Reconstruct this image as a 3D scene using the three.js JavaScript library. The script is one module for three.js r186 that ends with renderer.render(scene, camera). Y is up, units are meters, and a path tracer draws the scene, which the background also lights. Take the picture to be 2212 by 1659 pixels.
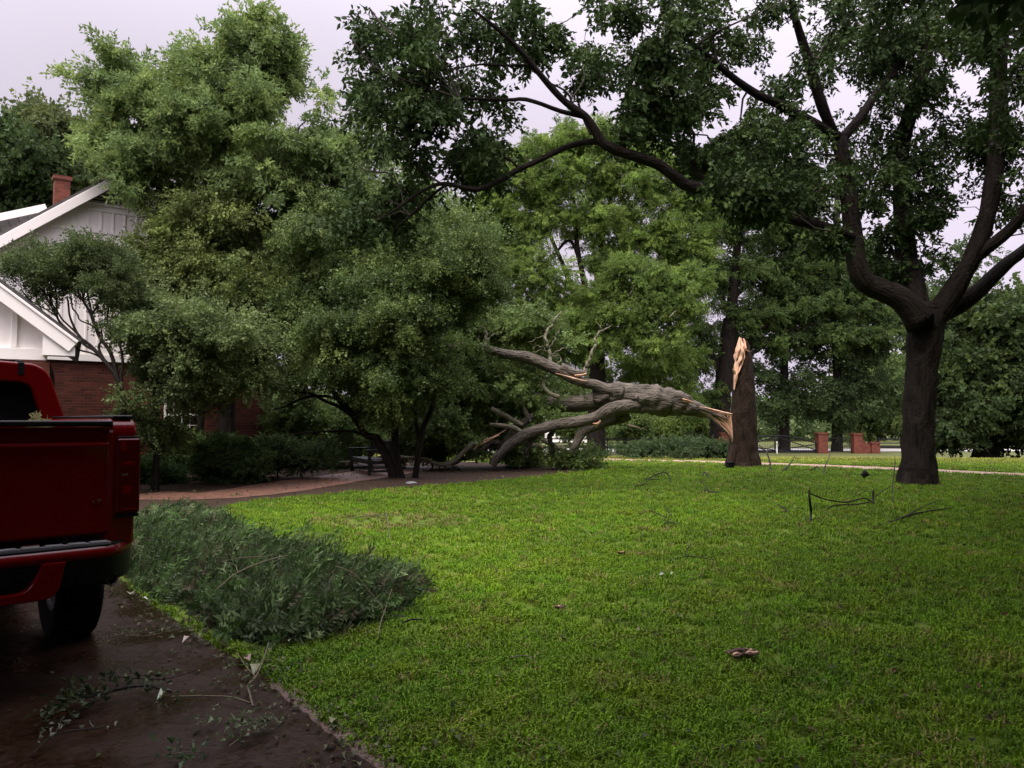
import * as THREE from 'three';
import { ImprovedNoise } from 'three/addons/math/ImprovedNoise.js';
import { RoundedBoxGeometry } from 'three/addons/geometries/RoundedBoxGeometry.js';
import * as BGU from 'three/addons/utils/BufferGeometryUtils.js';

// ------------------------------------------------------------------ camera, sky, sun, exposure
const W = 2212, H = 1659, F = 1660, HORIZON = 908, EYE = 1.5;
const PITCH = Math.atan((HORIZON - H / 2) / F);
const scene = new THREE.Scene();
const camera = new THREE.PerspectiveCamera(2 * Math.atan(H / 2 / F) * 180 / Math.PI, 4 / 3, 0.05, 900);
camera.position.set(0, EYE, 0);
camera.rotation.set(PITCH, 0, 0);
const renderer = new THREE.WebGLRenderer({ antialias: true });
renderer.setSize(1024, 768);
renderer.toneMapping = THREE.LinearToneMapping;
renderer.toneMappingExposure = 2.2;
renderer.shadowMap.enabled = true;
renderer.shadowMap.type = THREE.PCFSoftShadowMap;

const SKY_GAIN = 1.0;
const SUN_DIR = new THREE.Vector3(-0.2, 0.80, 0.45).normalize();
{
  const w = 512, h = 256, d = new Float32Array(w * h * 4), no = new ImprovedNoise();
  for (let j = 0; j < h; j++) for (let i = 0; i < w; i++) {
    const el = ((j + 0.5) / h - 0.5) * Math.PI, az = ((i + 0.5) / w - 0.5) * 2 * Math.PI;
    // three's equirectangular direction
    const x = Math.cos(el) * Math.cos(az), y = Math.sin(el), z = Math.cos(el) * Math.sin(az);
    const s = Math.max(0, y);
    let L = 0.27 + 0.12 * s + 1.1 * s ** 4;                     // a storm sky: dark low down ahead, thinner cloud overhead
    L += 1.5 * Math.max(0, x * SUN_DIR.x + y * SUN_DIR.y + z * SUN_DIR.z) ** 1.6 * Math.min(1, s * 4 + 0.3);   // and brighter round the hidden sun
    const toward = x * 0.62 - z * 0.45 + y * 0.64;
    L *= 0.92 + 0.55 * Math.max(0, toward) ** 2;
    const n = no.noise(x * 2.2 + 5, y * 4.4, z * 2.2) * 0.6 + no.noise(x * 5 + 1, y * 9, z * 5 + 9) * 0.3;
    L *= 1 + 0.15 * n;
    const k = (j * w + i) * 4, t = Math.min(1, s * 1.3);
    d[k] = L * (1.02 - 0.03 * t) * SKY_GAIN; d[k + 1] = L * (0.895 + 0.04 * t) * SKY_GAIN; d[k + 2] = L * (1.10 - 0.04 * t) * SKY_GAIN; d[k + 3] = 1;
  }
  const tex = new THREE.DataTexture(d, w, h, THREE.RGBAFormat, THREE.FloatType);
  tex.mapping = THREE.EquirectangularReflectionMapping; tex.magFilter = tex.minFilter = THREE.LinearFilter;
  tex.wrapS = THREE.RepeatWrapping; tex.needsUpdate = true;
  scene.background = tex; scene.environment = tex;
}
const sun = new THREE.DirectionalLight(0xfff2df, 1.5);
sun.position.copy(SUN_DIR).multiplyScalar(80); sun.castShadow = true; sun.shadow.radius = 40;
sun.shadow.mapSize.set(4096, 4096);
Object.assign(sun.shadow.camera, { left: -45, right: 45, top: 45, bottom: -45, near: 1, far: 220 });
scene.add(sun, sun.target);

// ------------------------------------------------------------------ helpers
const V = (x, y, z) => new THREE.Vector3(x, y, z);
function rng(seed) { let a = seed >>> 0; return () => { a = (a + 0x6D2B79F5) | 0; let t = Math.imul(a ^ (a >>> 15), 1 | a); t = (t + Math.imul(t ^ (t >>> 7), 61 | t)) ^ t; return ((t ^ (t >>> 14)) >>> 0) / 4294967296; }; }
const perlin = new ImprovedNoise();
const noise = (x, y, z = 0) => perlin.noise(x + 31.7, y + 17.3, z + 9.1);
const fbm = (x, y, z = 0, o = 4) => { let s = 0, a = 0.5, f = 1; for (let i = 0; i < o; i++) { s += a * noise(x * f, y * f, z * f); a *= 0.5; f *= 2.03; } return s; };
const lerp = (a, b, t) => a + (b - a) * t, clamp = (x, a, b) => Math.min(b, Math.max(a, x));
const smooth = (a, b, x) => { const t = clamp((x - a) / (b - a), 0, 1); return t * t * (3 - 2 * t); };
// the lawn is level, then falls away gently towards the road
const hgt = (x, z) => -1.2 * smooth(26, 62, -z + x * 0.1) + 0.035 * noise(x * 0.18, z * 0.18, 3) * smooth(6, 14, -z);
const CP = Math.cos(PITCH), SP = Math.sin(PITCH);
function ray(px, py) { const cx = (px - W / 2) / F, cy = (H / 2 - py) / F; const y = cy * CP + SP, z = -CP + cy * SP; return [cx / -z, y / -z]; }
const at = (px, py, d) => { const [rx, ry] = ray(px, py); return V(rx * d, EYE + ry * d, -d); };        // a point of the photograph at a distance
function onGround(px, py) { const [rx, ry] = ray(px, py); let d = 1; for (; d < 200; d += 0.02) if (EYE + ry * d <= hgt(rx * d, -d)) break; return V(rx * d, hgt(rx * d, -d), -d); }

const names = {};
const numbered = n => { const k = (names[n] = (names[n] ?? -1) + 1); return k ? `${n}_${String(k).padStart(3, '0')}` : n; };
function tag(o, label, category, group, kind) { if (label) o.userData.label = label; if (category) o.userData.category = category; if (group) o.userData.group = group; if (kind) o.userData.kind = kind; return o; }
function thing(name, label, category, pos = V(0, 0, 0), turn = 0, group) { const g = new THREE.Group(); g.name = numbered(name); g.position.copy(pos); g.rotation.y = turn; scene.add(g); return tag(g, label, category, group); }
function part(parent, name, geo, mat) { const m = new THREE.Mesh(geo, mat); m.name = parent === scene ? numbered(name) : numbered(name); m.castShadow = m.receiveShadow = true; parent.add(m); return m; }
const merge = list => { const l = list.map(g => { g = g.index ? g.toNonIndexed() : g; for (const k of Object.keys(g.attributes)) if (!['position', 'normal', 'uv'].includes(k)) g.deleteAttribute(k); if (!g.attributes.uv) g.setAttribute('uv', new THREE.BufferAttribute(new Float32Array(g.attributes.position.count * 2), 2)); if (!g.attributes.normal) g.computeVertexNormals(); return g; }); return l.length === 1 ? l[0] : BGU.mergeGeometries(l); };
const box = (w, h, d, x = 0, y = 0, z = 0) => new THREE.BoxGeometry(w, h, d).translate(x, y, z);
const rbox = (w, h, d, r, x = 0, y = 0, z = 0) => new RoundedBoxGeometry(w, h, d, 2, r).translate(x, y, z);
function bar(a, b, w, t) { const d = b.clone().sub(a), L = d.length(); const g = new THREE.BoxGeometry(w, L, t); g.applyQuaternion(new THREE.Quaternion().setFromUnitVectors(V(0, 1, 0), d.normalize())); return g.translate((a.x + b.x) / 2, (a.y + b.y) / 2, (a.z + b.z) / 2); }
function inPoly(p, x, z) { let c = false; for (let i = 0, j = p.length - 1; i < p.length; j = i++) { const a = p[i], b = p[j]; if ((a.z > z) !== (b.z > z) && x < (b.x - a.x) * (z - a.z) / (b.z - a.z) + a.x) c = !c; } return c; }

// a tapered limb through points [x, y, z, radius]
function limbGeo(pts, o = {}) {
  const { radial = 9, rough = 0.10, step = 0.25, freq = 2.2, seed = 0, cap = true, flat = 1 } = o;
  const curve = new THREE.CatmullRomCurve3(pts.map(p => V(p[0], p[1], p[2])), false, 'centripetal');
  const len = curve.getLength(), n = Math.max(2, Math.min(o.max ?? 90, Math.ceil(len / step)));
  const pos = [], uv = [], idx = [], N = V(), B = V(); let T0 = null, run = 0, prev = null; const rings = [];
  for (let i = 0; i <= n; i++) {
    const t = i / n, p = curve.getPoint(t), T = curve.getTangent(t).normalize();
    const f = t * (pts.length - 1), k = Math.min(pts.length - 2, Math.floor(f)), r = lerp(pts[k][3], pts[k + 1][3], f - k);
    if (!T0) { N.set(0.31, 0.02, 1); N.addScaledVector(T, -N.dot(T)).normalize(); } else { N.addScaledVector(T, -N.dot(T)).normalize(); }
    T0 = T; B.crossVectors(T, N).normalize();
    if (prev) run += p.distanceTo(prev); prev = p; rings.push([p, r]);
    for (let j = 0; j <= radial; j++) {
      const a = (j % radial) / radial * Math.PI * 2, c = Math.cos(a), s = Math.sin(a) * flat;
      const dx = N.x * c + B.x * s, dy = N.y * c + B.y * s, dz = N.z * c + B.z * s;
      let q = r * (1 + rough * (noise(p.x * freq + dx * 1.7 + seed, p.y * freq + dy * 1.7, p.z * freq + dz * 1.7) * 1.6 + noise(p.x * 6 + dx * 5, p.y * 2 + seed, p.z * 6 + dz * 5) * 0.7));
      if (o.flare) q *= 1 + o.flare * Math.exp(-run / 0.35) * (1 + 0.45 * Math.sin(a * 5 + seed));
      pos.push(p.x + dx * q, p.y + dy * q, p.z + dz * q); uv.push(j / radial * Math.max(1, Math.round(r * 6.28)), run);
    }
  }
  const M = radial + 1;
  for (let i = 0; i < n; i++) for (let j = 0; j < radial; j++) { const a = i * M + j, b = a + 1, c = a + M, d = c + 1; idx.push(a, c, b, b, c, d); }
  if (cap) for (const [i, flip] of [[0, 1], [n, 0]]) { const c = pos.length / 3, p = rings[i][0]; pos.push(p.x, p.y, p.z); uv.push(0, 0); for (let j = 0; j < radial; j++) flip ? idx.push(c, i * M + j, i * M + j + 1) : idx.push(c, i * M + j + 1, i * M + j); }
  const g = new THREE.BufferGeometry();
  g.setAttribute('position', new THREE.Float32BufferAttribute(pos, 3)); g.setAttribute('uv', new THREE.Float32BufferAttribute(uv, 2)); g.setIndex(idx); g.computeVertexNormals();
  const nn = g.attributes.normal;
  for (let i = 0; i <= n; i++) { const a = i * M, b = a + radial; const v = V(nn.getX(a) + nn.getX(b), nn.getY(a) + nn.getY(b), nn.getZ(a) + nn.getZ(b)).normalize(); nn.setXYZ(a, v.x, v.y, v.z); nn.setXYZ(b, v.x, v.y, v.z); }
  return g;
}

// ------------------------------------------------------------------ textures and materials
function tex(size, f, srgb = true, wrap = true) {
  const d = new Uint8Array(size * size * 4);
  for (let j = 0; j < size; j++) for (let i = 0; i < size; i++) { const c = f(i / size, j / size), k = (j * size + i) * 4; d[k] = clamp(c[0], 0, 1) * 255; d[k + 1] = clamp(c[1], 0, 1) * 255; d[k + 2] = clamp(c[2], 0, 1) * 255; d[k + 3] = 255; }
  const t = new THREE.DataTexture(d, size, size); if (srgb) t.colorSpace = THREE.SRGBColorSpace; t.magFilter = THREE.LinearFilter; t.minFilter = THREE.LinearMipmapLinearFilter; t.generateMipmaps = true;
  if (wrap) t.wrapS = t.wrapT = THREE.RepeatWrapping; t.needsUpdate = true; return t;
}
// noise that tiles: four shifted samples blended
const tiled = (fn, u, v, s) => { const a = fn(u * s, v * s), b = fn((u - 1) * s, v * s), c = fn(u * s, (v - 1) * s), d = fn((u - 1) * s, (v - 1) * s); return lerp(lerp(a, b, u), lerp(c, d, u), v); };
const lin = c => c <= 0.0031308 ? c * 12.92 : 1.055 * c ** (1 / 2.4) - 0.055;
const L3 = (r, g, b) => [lin(Math.max(0, r)), lin(Math.max(0, g)), lin(Math.max(0, b))];
const col = (r, g, b) => new THREE.Color().setRGB(r, g, b);

function barkMat(base, light, scale = 1, bump = 0.03, spec = 0.12) {
  const ht = (u, v) => { const w = tiled((x, y) => fbm(x, y * 0.5, 2, 3), u, v, 6) * 0.6; const ridge = 1 - Math.abs(tiled((x, y) => noise(x * 1.0 + w, y * 0.28, 5), u, v, 14)) * 2.2; return clamp(0.5 * ridge + 0.5 + 0.5 * tiled((x, y) => fbm(x, y, 7, 3), u, v, 22), 0, 1); };
  const map = tex(256, (u, v) => { const t = clamp(ht(u, v) * 0.8 + 0.75 * tiled((x, y) => fbm(x, y, 11, 3), u, v, 5), 0, 1); return L3(lerp(base[0], light[0], t), lerp(base[1], light[1], t), lerp(base[2], light[2], t)); });
  const b = tex(256, (u, v) => { const t = ht(u, v); return [t, t, t]; }, false);
  map.repeat.set(scale, scale * 0.7); b.repeat.set(scale, scale * 0.7);
  return new THREE.MeshPhysicalMaterial({ map, bumpMap: b, bumpScale: bump, roughness: 0.9, specularIntensity: spec });
}
const M = {
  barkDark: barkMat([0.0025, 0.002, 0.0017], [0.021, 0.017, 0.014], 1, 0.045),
  barkStump: barkMat([0.003, 0.002, 0.0015], [0.032, 0.022, 0.016], 1, 0.05),
  barkFallen: barkMat([0.004, 0.0033, 0.0026], [0.135, 0.118, 0.096], 1, 0.06),
  barkPale: barkMat([0.045, 0.04, 0.026], [0.24, 0.225, 0.16], 1, 0.015),
  twig: new THREE.MeshPhysicalMaterial({ specularIntensity: 0.3, color: col(0.03, 0.025, 0.018), roughness: 0.85 }),
  deadTwig: new THREE.MeshPhysicalMaterial({ specularIntensity: 0.3, color: col(0.10, 0.085, 0.055), roughness: 0.8 }),
  blackTwig: new THREE.MeshPhysicalMaterial({ specularIntensity: 0.3, color: col(0.016, 0.013, 0.010), roughness: 0.7 }),
  black: new THREE.MeshPhysicalMaterial({ specularIntensity: 0.3, color: col(0.008, 0.008, 0.009), roughness: 0.55 }),
  ironBlack: new THREE.MeshPhysicalMaterial({ specularIntensity: 0.3, color: col(0.010, 0.010, 0.011), roughness: 0.5 }),
};
{
  const wood = tex(256, (u, v) => { const g = tiled((x, y) => fbm(x * 2.2, y * 0.25, 1, 4), u, v, 10), t = clamp(0.55 + g * 1.5, 0, 1); return L3(lerp(0.34, 0.78, t), lerp(0.16, 0.50, t), lerp(0.09, 0.33, t)); });
  const wb = tex(256, (u, v) => { const t = clamp(0.5 + tiled((x, y) => fbm(x * 3, y * 0.25, 4, 4), u, v, 10) * 1.4, 0, 1); return [t, t, t]; }, false);
  M.rawWood = new THREE.MeshStandardMaterial({ map: wood, bumpMap: wb, bumpScale: 0.03, roughness: 0.7 });
  const paint = tex(256, (u, v) => { const g = tiled((x, y) => fbm(x, y * 0.35, 3, 4), u, v, 6), s = tiled((x, y) => fbm(x * 3, y * 3, 8, 3), u, v, 8); const k = 1 + g * 0.12 + s * 0.06; return L3(0.80 * k, 0.75 * k, 0.70 * k); });
  M.whitePaint = new THREE.MeshStandardMaterial({ map: paint, roughness: 0.6 });
  M.trimPaint = new THREE.MeshStandardMaterial({ color: col(0.76, 0.72, 0.67), roughness: 0.5 });
}
const brickMap = (() => { const t = tex(512, (u, v) => { // 1.6 m square: 8 bricks by 20 courses
  const row = Math.floor(v * 20), x = u * 8 + (row % 2) * 0.5, c = Math.floor(x) % 8, fx = x - Math.floor(x), fy = v * 20 - row; const m = fx < 0.045 || fy < 0.13;
  const r = rng(row * 91 + c * 7 + 3)(), g = tiled((a, b) => fbm(a, b, 2, 3), u, v, 30); if (m) return L3(0.16 + g * 0.08, 0.13 + g * 0.07, 0.11 + g * 0.06);
  const k = 0.65 + 0.6 * r + g * 0.5; return L3(0.20 * k, 0.058 * k, 0.038 * k); }); return t; })();
const brickBump = tex(512, (u, v) => { const row = Math.floor(v * 20), x = u * 8 + (row % 2) * 0.5, fx = x - Math.floor(x), fy = v * 20 - row; const m = fx < 0.045 || fy < 0.13; const t = m ? 0 : 0.85 + 0.15 * tiled((a, b) => fbm(a, b, 6, 2), u, v, 40); return [t, t, t]; }, false);
M.brickShaded = new THREE.MeshPhysicalMaterial({ map: brickMap, bumpMap: brickBump, bumpScale: 0.01, roughness: 0.85, color: col(0.38, 0.36, 0.34), specularIntensity: 0.3 });  // darkened copy of the brick: the tree shade is put into its colour
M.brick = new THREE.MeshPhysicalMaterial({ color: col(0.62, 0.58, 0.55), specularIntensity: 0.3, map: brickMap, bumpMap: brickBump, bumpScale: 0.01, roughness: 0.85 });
// box faces with uv in metres, scaled so that the brick texture (1.6 m) keeps its real size
function metreBox(w, h, d, x = 0, y = 0, z = 0, m = 1.6) { const g = new THREE.BoxGeometry(w, h, d), u = g.attributes.uv, S = [[d, h], [d, h], [w, d], [w, d], [w, h], [w, h]]; for (let f = 0; f < 6; f++) for (let k = 0; k < 4; k++) u.setXY(f * 4 + k, u.getX(f * 4 + k) * S[f][0] / m, u.getY(f * 4 + k) * S[f][1] / m); return g.translate(x, y, z); }

// ------------------------------------------------------------------ the ground
const groundPoly = (pts) => pts.map(([x, y]) => onGround(x, y));
const JUNIPER = groundPoly([[236, 1150], [300, 1122], [380, 1112], [452, 1120], [560, 1185], [680, 1208], [800, 1232], [884, 1262], [902, 1290], [880, 1322], [800, 1348], [720, 1384], [640, 1402], [560, 1408], [480, 1392], [400, 1344], [330, 1302], [270, 1262], [225, 1225]]);
const driveEdge = [[265, 1258], [330, 1310], [400, 1357], [470, 1405], [540, 1442], [600, 1482], [680, 1546], [760, 1604], [835, 1659]].map(([x, y]) => onGround(x, y));
const DRIVE = [...driveEdge, V(0.3, 0, -2.2), V(2.2, 0, -0.9), V(8, 0, 0.5), V(16, 0, 5), V(-2, 0, 16), V(-12, 0, 6), V(-16, 0, -8), V(-13.5, 0, -16), V(-8.2, 0, -15.2), V(-7.4, 0, -13.2), V(-5.3, 0, -9.6)];
const lawnEdge = [[395, 1132], [430, 1113], [480, 1096], [560, 1081], [700, 1068], [850, 1057], [1000, 1045], [1150, 1030], [1290, 1016]].map(([x, y]) => onGround(x, y));
const BED = [...lawnEdge, onGround(1180, 1006), onGround(1050, 1000), onGround(930, 996), V(-3, 0, -33), V(-18, 0, -33), V(-18, 0, -16), V(-8.2, 0, -15.3), V(-7.4, 0, -13.3)];

function sheet(poly, lift, name, mat, step = 0.35, edgeNoise = 0) {   // a sheet that follows the ground, cut to a polygon
  const c = new THREE.Shape(poly.map(p => new THREE.Vector2(p.x, -p.z)));
  let g = new THREE.ShapeGeometry(c), pos = g.attributes.position; const ix = g.index.array; let tris = [];
  for (let i = 0; i < ix.length; i += 3) tris.push([0, 1, 2].map(k => [pos.getX(ix[i + k]), pos.getY(ix[i + k])]));
  for (let pass = 0; pass < 5; pass++) { const out = []; let split = false; for (const t of tris) { const L = [0, 1, 2].map(k => Math.hypot(t[k][0] - t[(k + 1) % 3][0], t[k][1] - t[(k + 1) % 3][1])); const m = L.indexOf(Math.max(...L)); if (L[m] > step * 3) { split = true; const a = t[m], b = t[(m + 1) % 3], e = t[(m + 2) % 3], h = [(a[0] + b[0]) / 2, (a[1] + b[1]) / 2]; out.push([a, h, e], [h, b, e]); } else out.push(t); } tris = out; if (!split) break; }
  const P = [], U = []; for (const t of tris) for (const [x, y] of t) { P.push(x, hgt(x, -y) + lift, -y); U.push(x, y); }
  g = new THREE.BufferGeometry(); g.setAttribute('position', new THREE.Float32BufferAttribute(P, 3)); g.setAttribute('uv', new THREE.Float32BufferAttribute(U, 2)); g = BGU.mergeVertices(g, 1e-3); g.computeVertexNormals();
  const m = part(scene, name, g, mat); m.userData.kind = 'structure'; return m;
}
{
  const dirt = tex(512, (u, v) => { const a = tiled((x, y) => fbm(x, y, 1, 5), u, v, 5), b = tiled((x, y) => fbm(x, y, 9, 3), u, v, 40), c = tiled((x, y) => noise(x, y, 4), u, v, 90); const k = 1 + 0.7 * a + 0.8 * b + 0.3 * c, y = clamp(0.5 + a * 1.4, 0, 1); return L3(lerp(0.060, 0.088, y) * k, lerp(0.105, 0.118, y) * k, lerp(0.010, 0.016, y) * k); });
  dirt.repeat.set(1 / 5, 1 / 5);
  M.ground = new THREE.MeshPhysicalMaterial({ map: dirt, roughness: 0.9, vertexColors: true, specularIntensity: 0.25 });
  const P = [], U = [], C = [], I = [], R = [0, 2]; while (R[R.length - 1] < 420) R.push(R[R.length - 1] * 1.045 + 0.12); const S = 180;
  for (const r of R) for (let s = 0; s <= S; s++) {
    const a = s / S * Math.PI * 2, x = Math.cos(a) * r, z = Math.sin(a) * r; P.push(x, hgt(x, z) - 0.004, z); U.push(x, -z);
    const d = -z, far = smooth(27, 36, d + x * 0.25), n = fbm(x * 0.16, z * 0.16, 2, 4), n2 = fbm(x * 0.5 + 7, z * 0.5, 4, 3);   // the mown field beyond the path is drier
    C.push(lerp(1, 1.05, far) * (1 + 0.25 * n + 0.25 * n2), lerp(1, 0.78, far) * (1 + 0.2 * n + 0.16 * n2), lerp(1, 2.3, far));
  }
  for (let i = 0; i < R.length - 1; i++) for (let s = 0; s < S; s++) { const a = i * (S + 1) + s, b = a + S + 1; I.push(a, a + 1, b, b, a + 1, b + 1); }
  const g = new THREE.BufferGeometry(); g.setAttribute('position', new THREE.Float32BufferAttribute(P, 3)); g.setAttribute('uv', new THREE.Float32BufferAttribute(U, 2)); g.setAttribute('color', new THREE.Float32BufferAttribute(C, 3)); g.setIndex(I); g.computeVertexNormals();
  part(scene, 'ground', g, M.ground).userData.kind = 'structure';
}
{ // wet brown driveway
  const f = (u, v) => tiled((x, y) => fbm(x, y, 1, 5), u, v, 5);
  const map = tex(1024, (u, v) => { const a = f(u, v), s = tiled((x, y) => noise(x, y, 4), u, v, 150), st = tiled((x, y) => noise(x, y, 6), u, v, 70), k = 1 + a * 1.2 + s * 1.0 + st * 0.6; return L3(0.016 * k, 0.0078 * k, 0.0042 * k); });
  const rough = tex(512, (u, v) => { const t = 0.36 + f(u, v) * 1.1 + 0.25 * tiled((x, y) => noise(x, y, 8), u, v, 60); const k = clamp(t, 0.08, 0.7); return [k, k, k]; }, false);
  const bump = tex(1024, (u, v) => { const k = 0.5 + 0.4 * tiled((x, y) => noise(x, y, 8), u, v, 170) + 0.25 * tiled((x, y) => noise(x, y, 3), u, v, 60) + 0.3 * f(u, v); return [k, k, k]; }, false);
  for (const t of [map, rough, bump]) t.repeat.set(1 / 3, 1 / 3);
  M.drive = new THREE.MeshPhysicalMaterial({ specularIntensity: 0.25, map, roughnessMap: rough, roughness: 1, bumpMap: bump, bumpScale: 0.004 });
  sheet(DRIVE, 0.012, 'driveway', M.drive);
  const edge = [...driveEdge.slice(5), V(0.3, 0, -2.2)], P = [];
  const em = tex(256, (u, v) => { const k = 1 + 1.1 * tiled((x, y) => fbm(x, y, 3, 4), u, v, 14); return L3(0.075 * k, 0.040 * k, 0.026 * k); }); em.repeat.set(2, 2);
  const eb = tex(256, (u, v) => { const k = 0.5 + tiled((x, y) => fbm(x, y, 5, 3), u, v, 20); return [k, k, k]; }, false); eb.repeat.set(2, 2);
  const geo = []; const curve = new THREE.CatmullRomCurve3(edge); let last = null;
  const pts = curve.getSpacedPoints(60).map((p, i) => V(p.x + 0.02 * noise(i * 0.9, 1), 0, p.z + 0.02 * noise(i * 0.9, 7)));
  const pos = [], uvs = [], ix = []; pts.forEach((p, i) => { const q = pts[Math.min(59, i) + 1 > 60 ? 60 : Math.min(60, i + 1)], o = pts[Math.max(0, i - 1)], t = q.clone().sub(o).normalize(), n = V(-t.z, 0, t.x).multiplyScalar(-1); const w = 0.09 + 0.03 * noise(i * 0.4, 3), hh = 0.016 + 0.006 * noise(i * 0.5, 9); const prof = [[-w / 2 - 0.02, 0.0], [-w / 2, hh], [w / 2, hh], [w / 2 + 0.015, -0.02]]; for (const [a, b] of prof) { pos.push(p.x + n.x * a, b, p.z + n.z * a); uvs.push(i * 0.06, a + b); } });
  for (let i = 0; i < pts.length - 1; i++) for (let j = 0; j < 3; j++) { const a = i * 4 + j; ix.push(a, a + 4, a + 1, a + 1, a + 4, a + 5); }
  const g = new THREE.BufferGeometry(); g.setAttribute('position', new THREE.Float32BufferAttribute(pos, 3)); g.setAttribute('uv', new THREE.Float32BufferAttribute(uvs, 2)); g.setIndex(ix); g.computeVertexNormals();
  part(scene, 'kerb', g, new THREE.MeshStandardMaterial({ map: em, bumpMap: eb, bumpScale: 0.02, roughness: 0.6, side: THREE.DoubleSide })).userData.kind = 'structure';
}
// dark mulch bed, brick path through it, pale track across the lawn, road past the gate
  const mulch = tex(512, (u, v) => { const a = tiled((x, y) => fbm(x, y, 1, 4), u, v, 8), b = tiled((x, y) => noise(x * 0.5, y * 1.4, 9), u, v, 80), k = 1 + 0.8 * a + 0.9 * b; return L3(0.030 * k, 0.018 * k, 0.011 * k); });
  const mb = tex(512, (u, v) => { const k = 0.5 + 0.6 * tiled((x, y) => noise(x * 0.6, y * 1.2, 9), u, v, 70); return [k, k, k]; }, false);
  mulch.repeat.set(1 / 2.5, 1 / 2.5); mb.repeat.set(1 / 2.5, 1 / 2.5);
  M.mulch = new THREE.MeshPhysicalMaterial({ specularIntensity: 0.3, map: mulch, bumpMap: mb, bumpScale: 0.04, roughness: 0.85 });
  sheet(BED, 0.008, 'mulch_bed', M.mulch);
  const pav = tex(512, (u, v) => { const row = Math.floor(v * 10), x = u * 5 + (row % 2) * 0.5, c = Math.floor(x) % 5, fx = x - Math.floor(x), fy = v * 10 - row, m = fx < 0.04 || fy < 0.07, r = rng(row * 31 + c * 17)(), g = tiled((a, b) => fbm(a, b, 2, 4), u, v, 9); const k = (m ? 0.45 : 0.75 + 0.5 * r) + g * 1.2; return L3(0.115 * k, 0.052 * k, 0.031 * k); });
  M.paving = new THREE.MeshStandardMaterial({ map: pav, roughness: 0.6 });
  const tan = tex(512, (u, v) => { const a = tiled((x, y) => fbm(x, y, 5, 4), u, v, 8), b = tiled((x, y) => noise(x, y, 3), u, v, 60), k = 1 + 0.7 * a + 0.3 * b; return L3(0.25 * k, 0.165 * k, 0.11 * k); });
  M.tan = new THREE.MeshStandardMaterial({ map: tan, roughness: 0.8 });
  const road = tex(256, (u, v) => { const k = 1 + 0.3 * tiled((x, y) => fbm(x, y, 5, 4), u, v, 8); return L3(0.40 * k, 0.38 * k, 0.35 * k); });
  M.road = new THREE.MeshStandardMaterial({ map: road, roughness: 0.5 });
  const ribbon = (line, width, lift, name, mat, scale) => {
    const c = new THREE.CatmullRomCurve3(line), n = Math.ceil(c.getLength() / 0.5), pts = c.getSpacedPoints(n), pos = [], uv = [], ix = [], K = 6; let run = 0;
    pts.forEach((p, i) => { const t = pts[Math.min(n, i + 1)].clone().sub(pts[Math.max(0, i - 1)]).normalize(); if (i) run += p.distanceTo(pts[i - 1]); const w = typeof width === 'function' ? width(i / n) : width; for (let k = 0; k <= K; k++) { const e = (k / K - 0.5) * (w + (k === 0 || k === K ? 0.3 * noise(run * 1.3, k) : 0)), x = p.x - t.z * e, z = p.z + t.x * e; pos.push(x, hgt(x, z) + lift, z); uv.push(e / scale, run / scale); } });
    for (let i = 0; i < n; i++) for (let k = 0; k < K; k++) { const a = i * (K + 1) + k, b = a + K + 1; ix.push(a, a + 1, b, b, a + 1, b + 1); }
    const g = new THREE.BufferGeometry(); g.setAttribute('position', new THREE.Float32BufferAttribute(pos, 3)); g.setAttribute('uv', new THREE.Float32BufferAttribute(uv, 2)); g.setIndex(ix); g.computeVertexNormals(); mat.side = THREE.DoubleSide;
    const m = part(scene, name, g, mat); m.userData.kind = 'structure'; return pts;
  };
  const G = onGround;
  const pathPts = ribbon([G(290, 1070), G(420, 1073), G(520, 1066), G(620, 1051), G(715, 1037), G(790, 1026), G(850, 1018), G(920, 1008)], t => 1.5 + 0.5 * Math.sin(t * 3.1), 0.014, 'brick_path', M.paving, 1.1);
  const trackPts = ribbon([G(1180, 989), G(1290, 992), G(1420, 995), G(1560, 999), G(1700, 1004), G(1850, 1010), G(2030, 1018), G(2212, 1026), G(2420, 1036)], t => 1.1 + 1.7 * (1 - t) ** 1.5, 0.010, 'garden_path', M.tan, 2.2);
  ribbon([V(-40, 0, -69), V(0, 0, -69.5), V(40, 0, -70.5), V(90, 0, -72)], 6, 0.01, 'road', M.road, 3);

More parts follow.
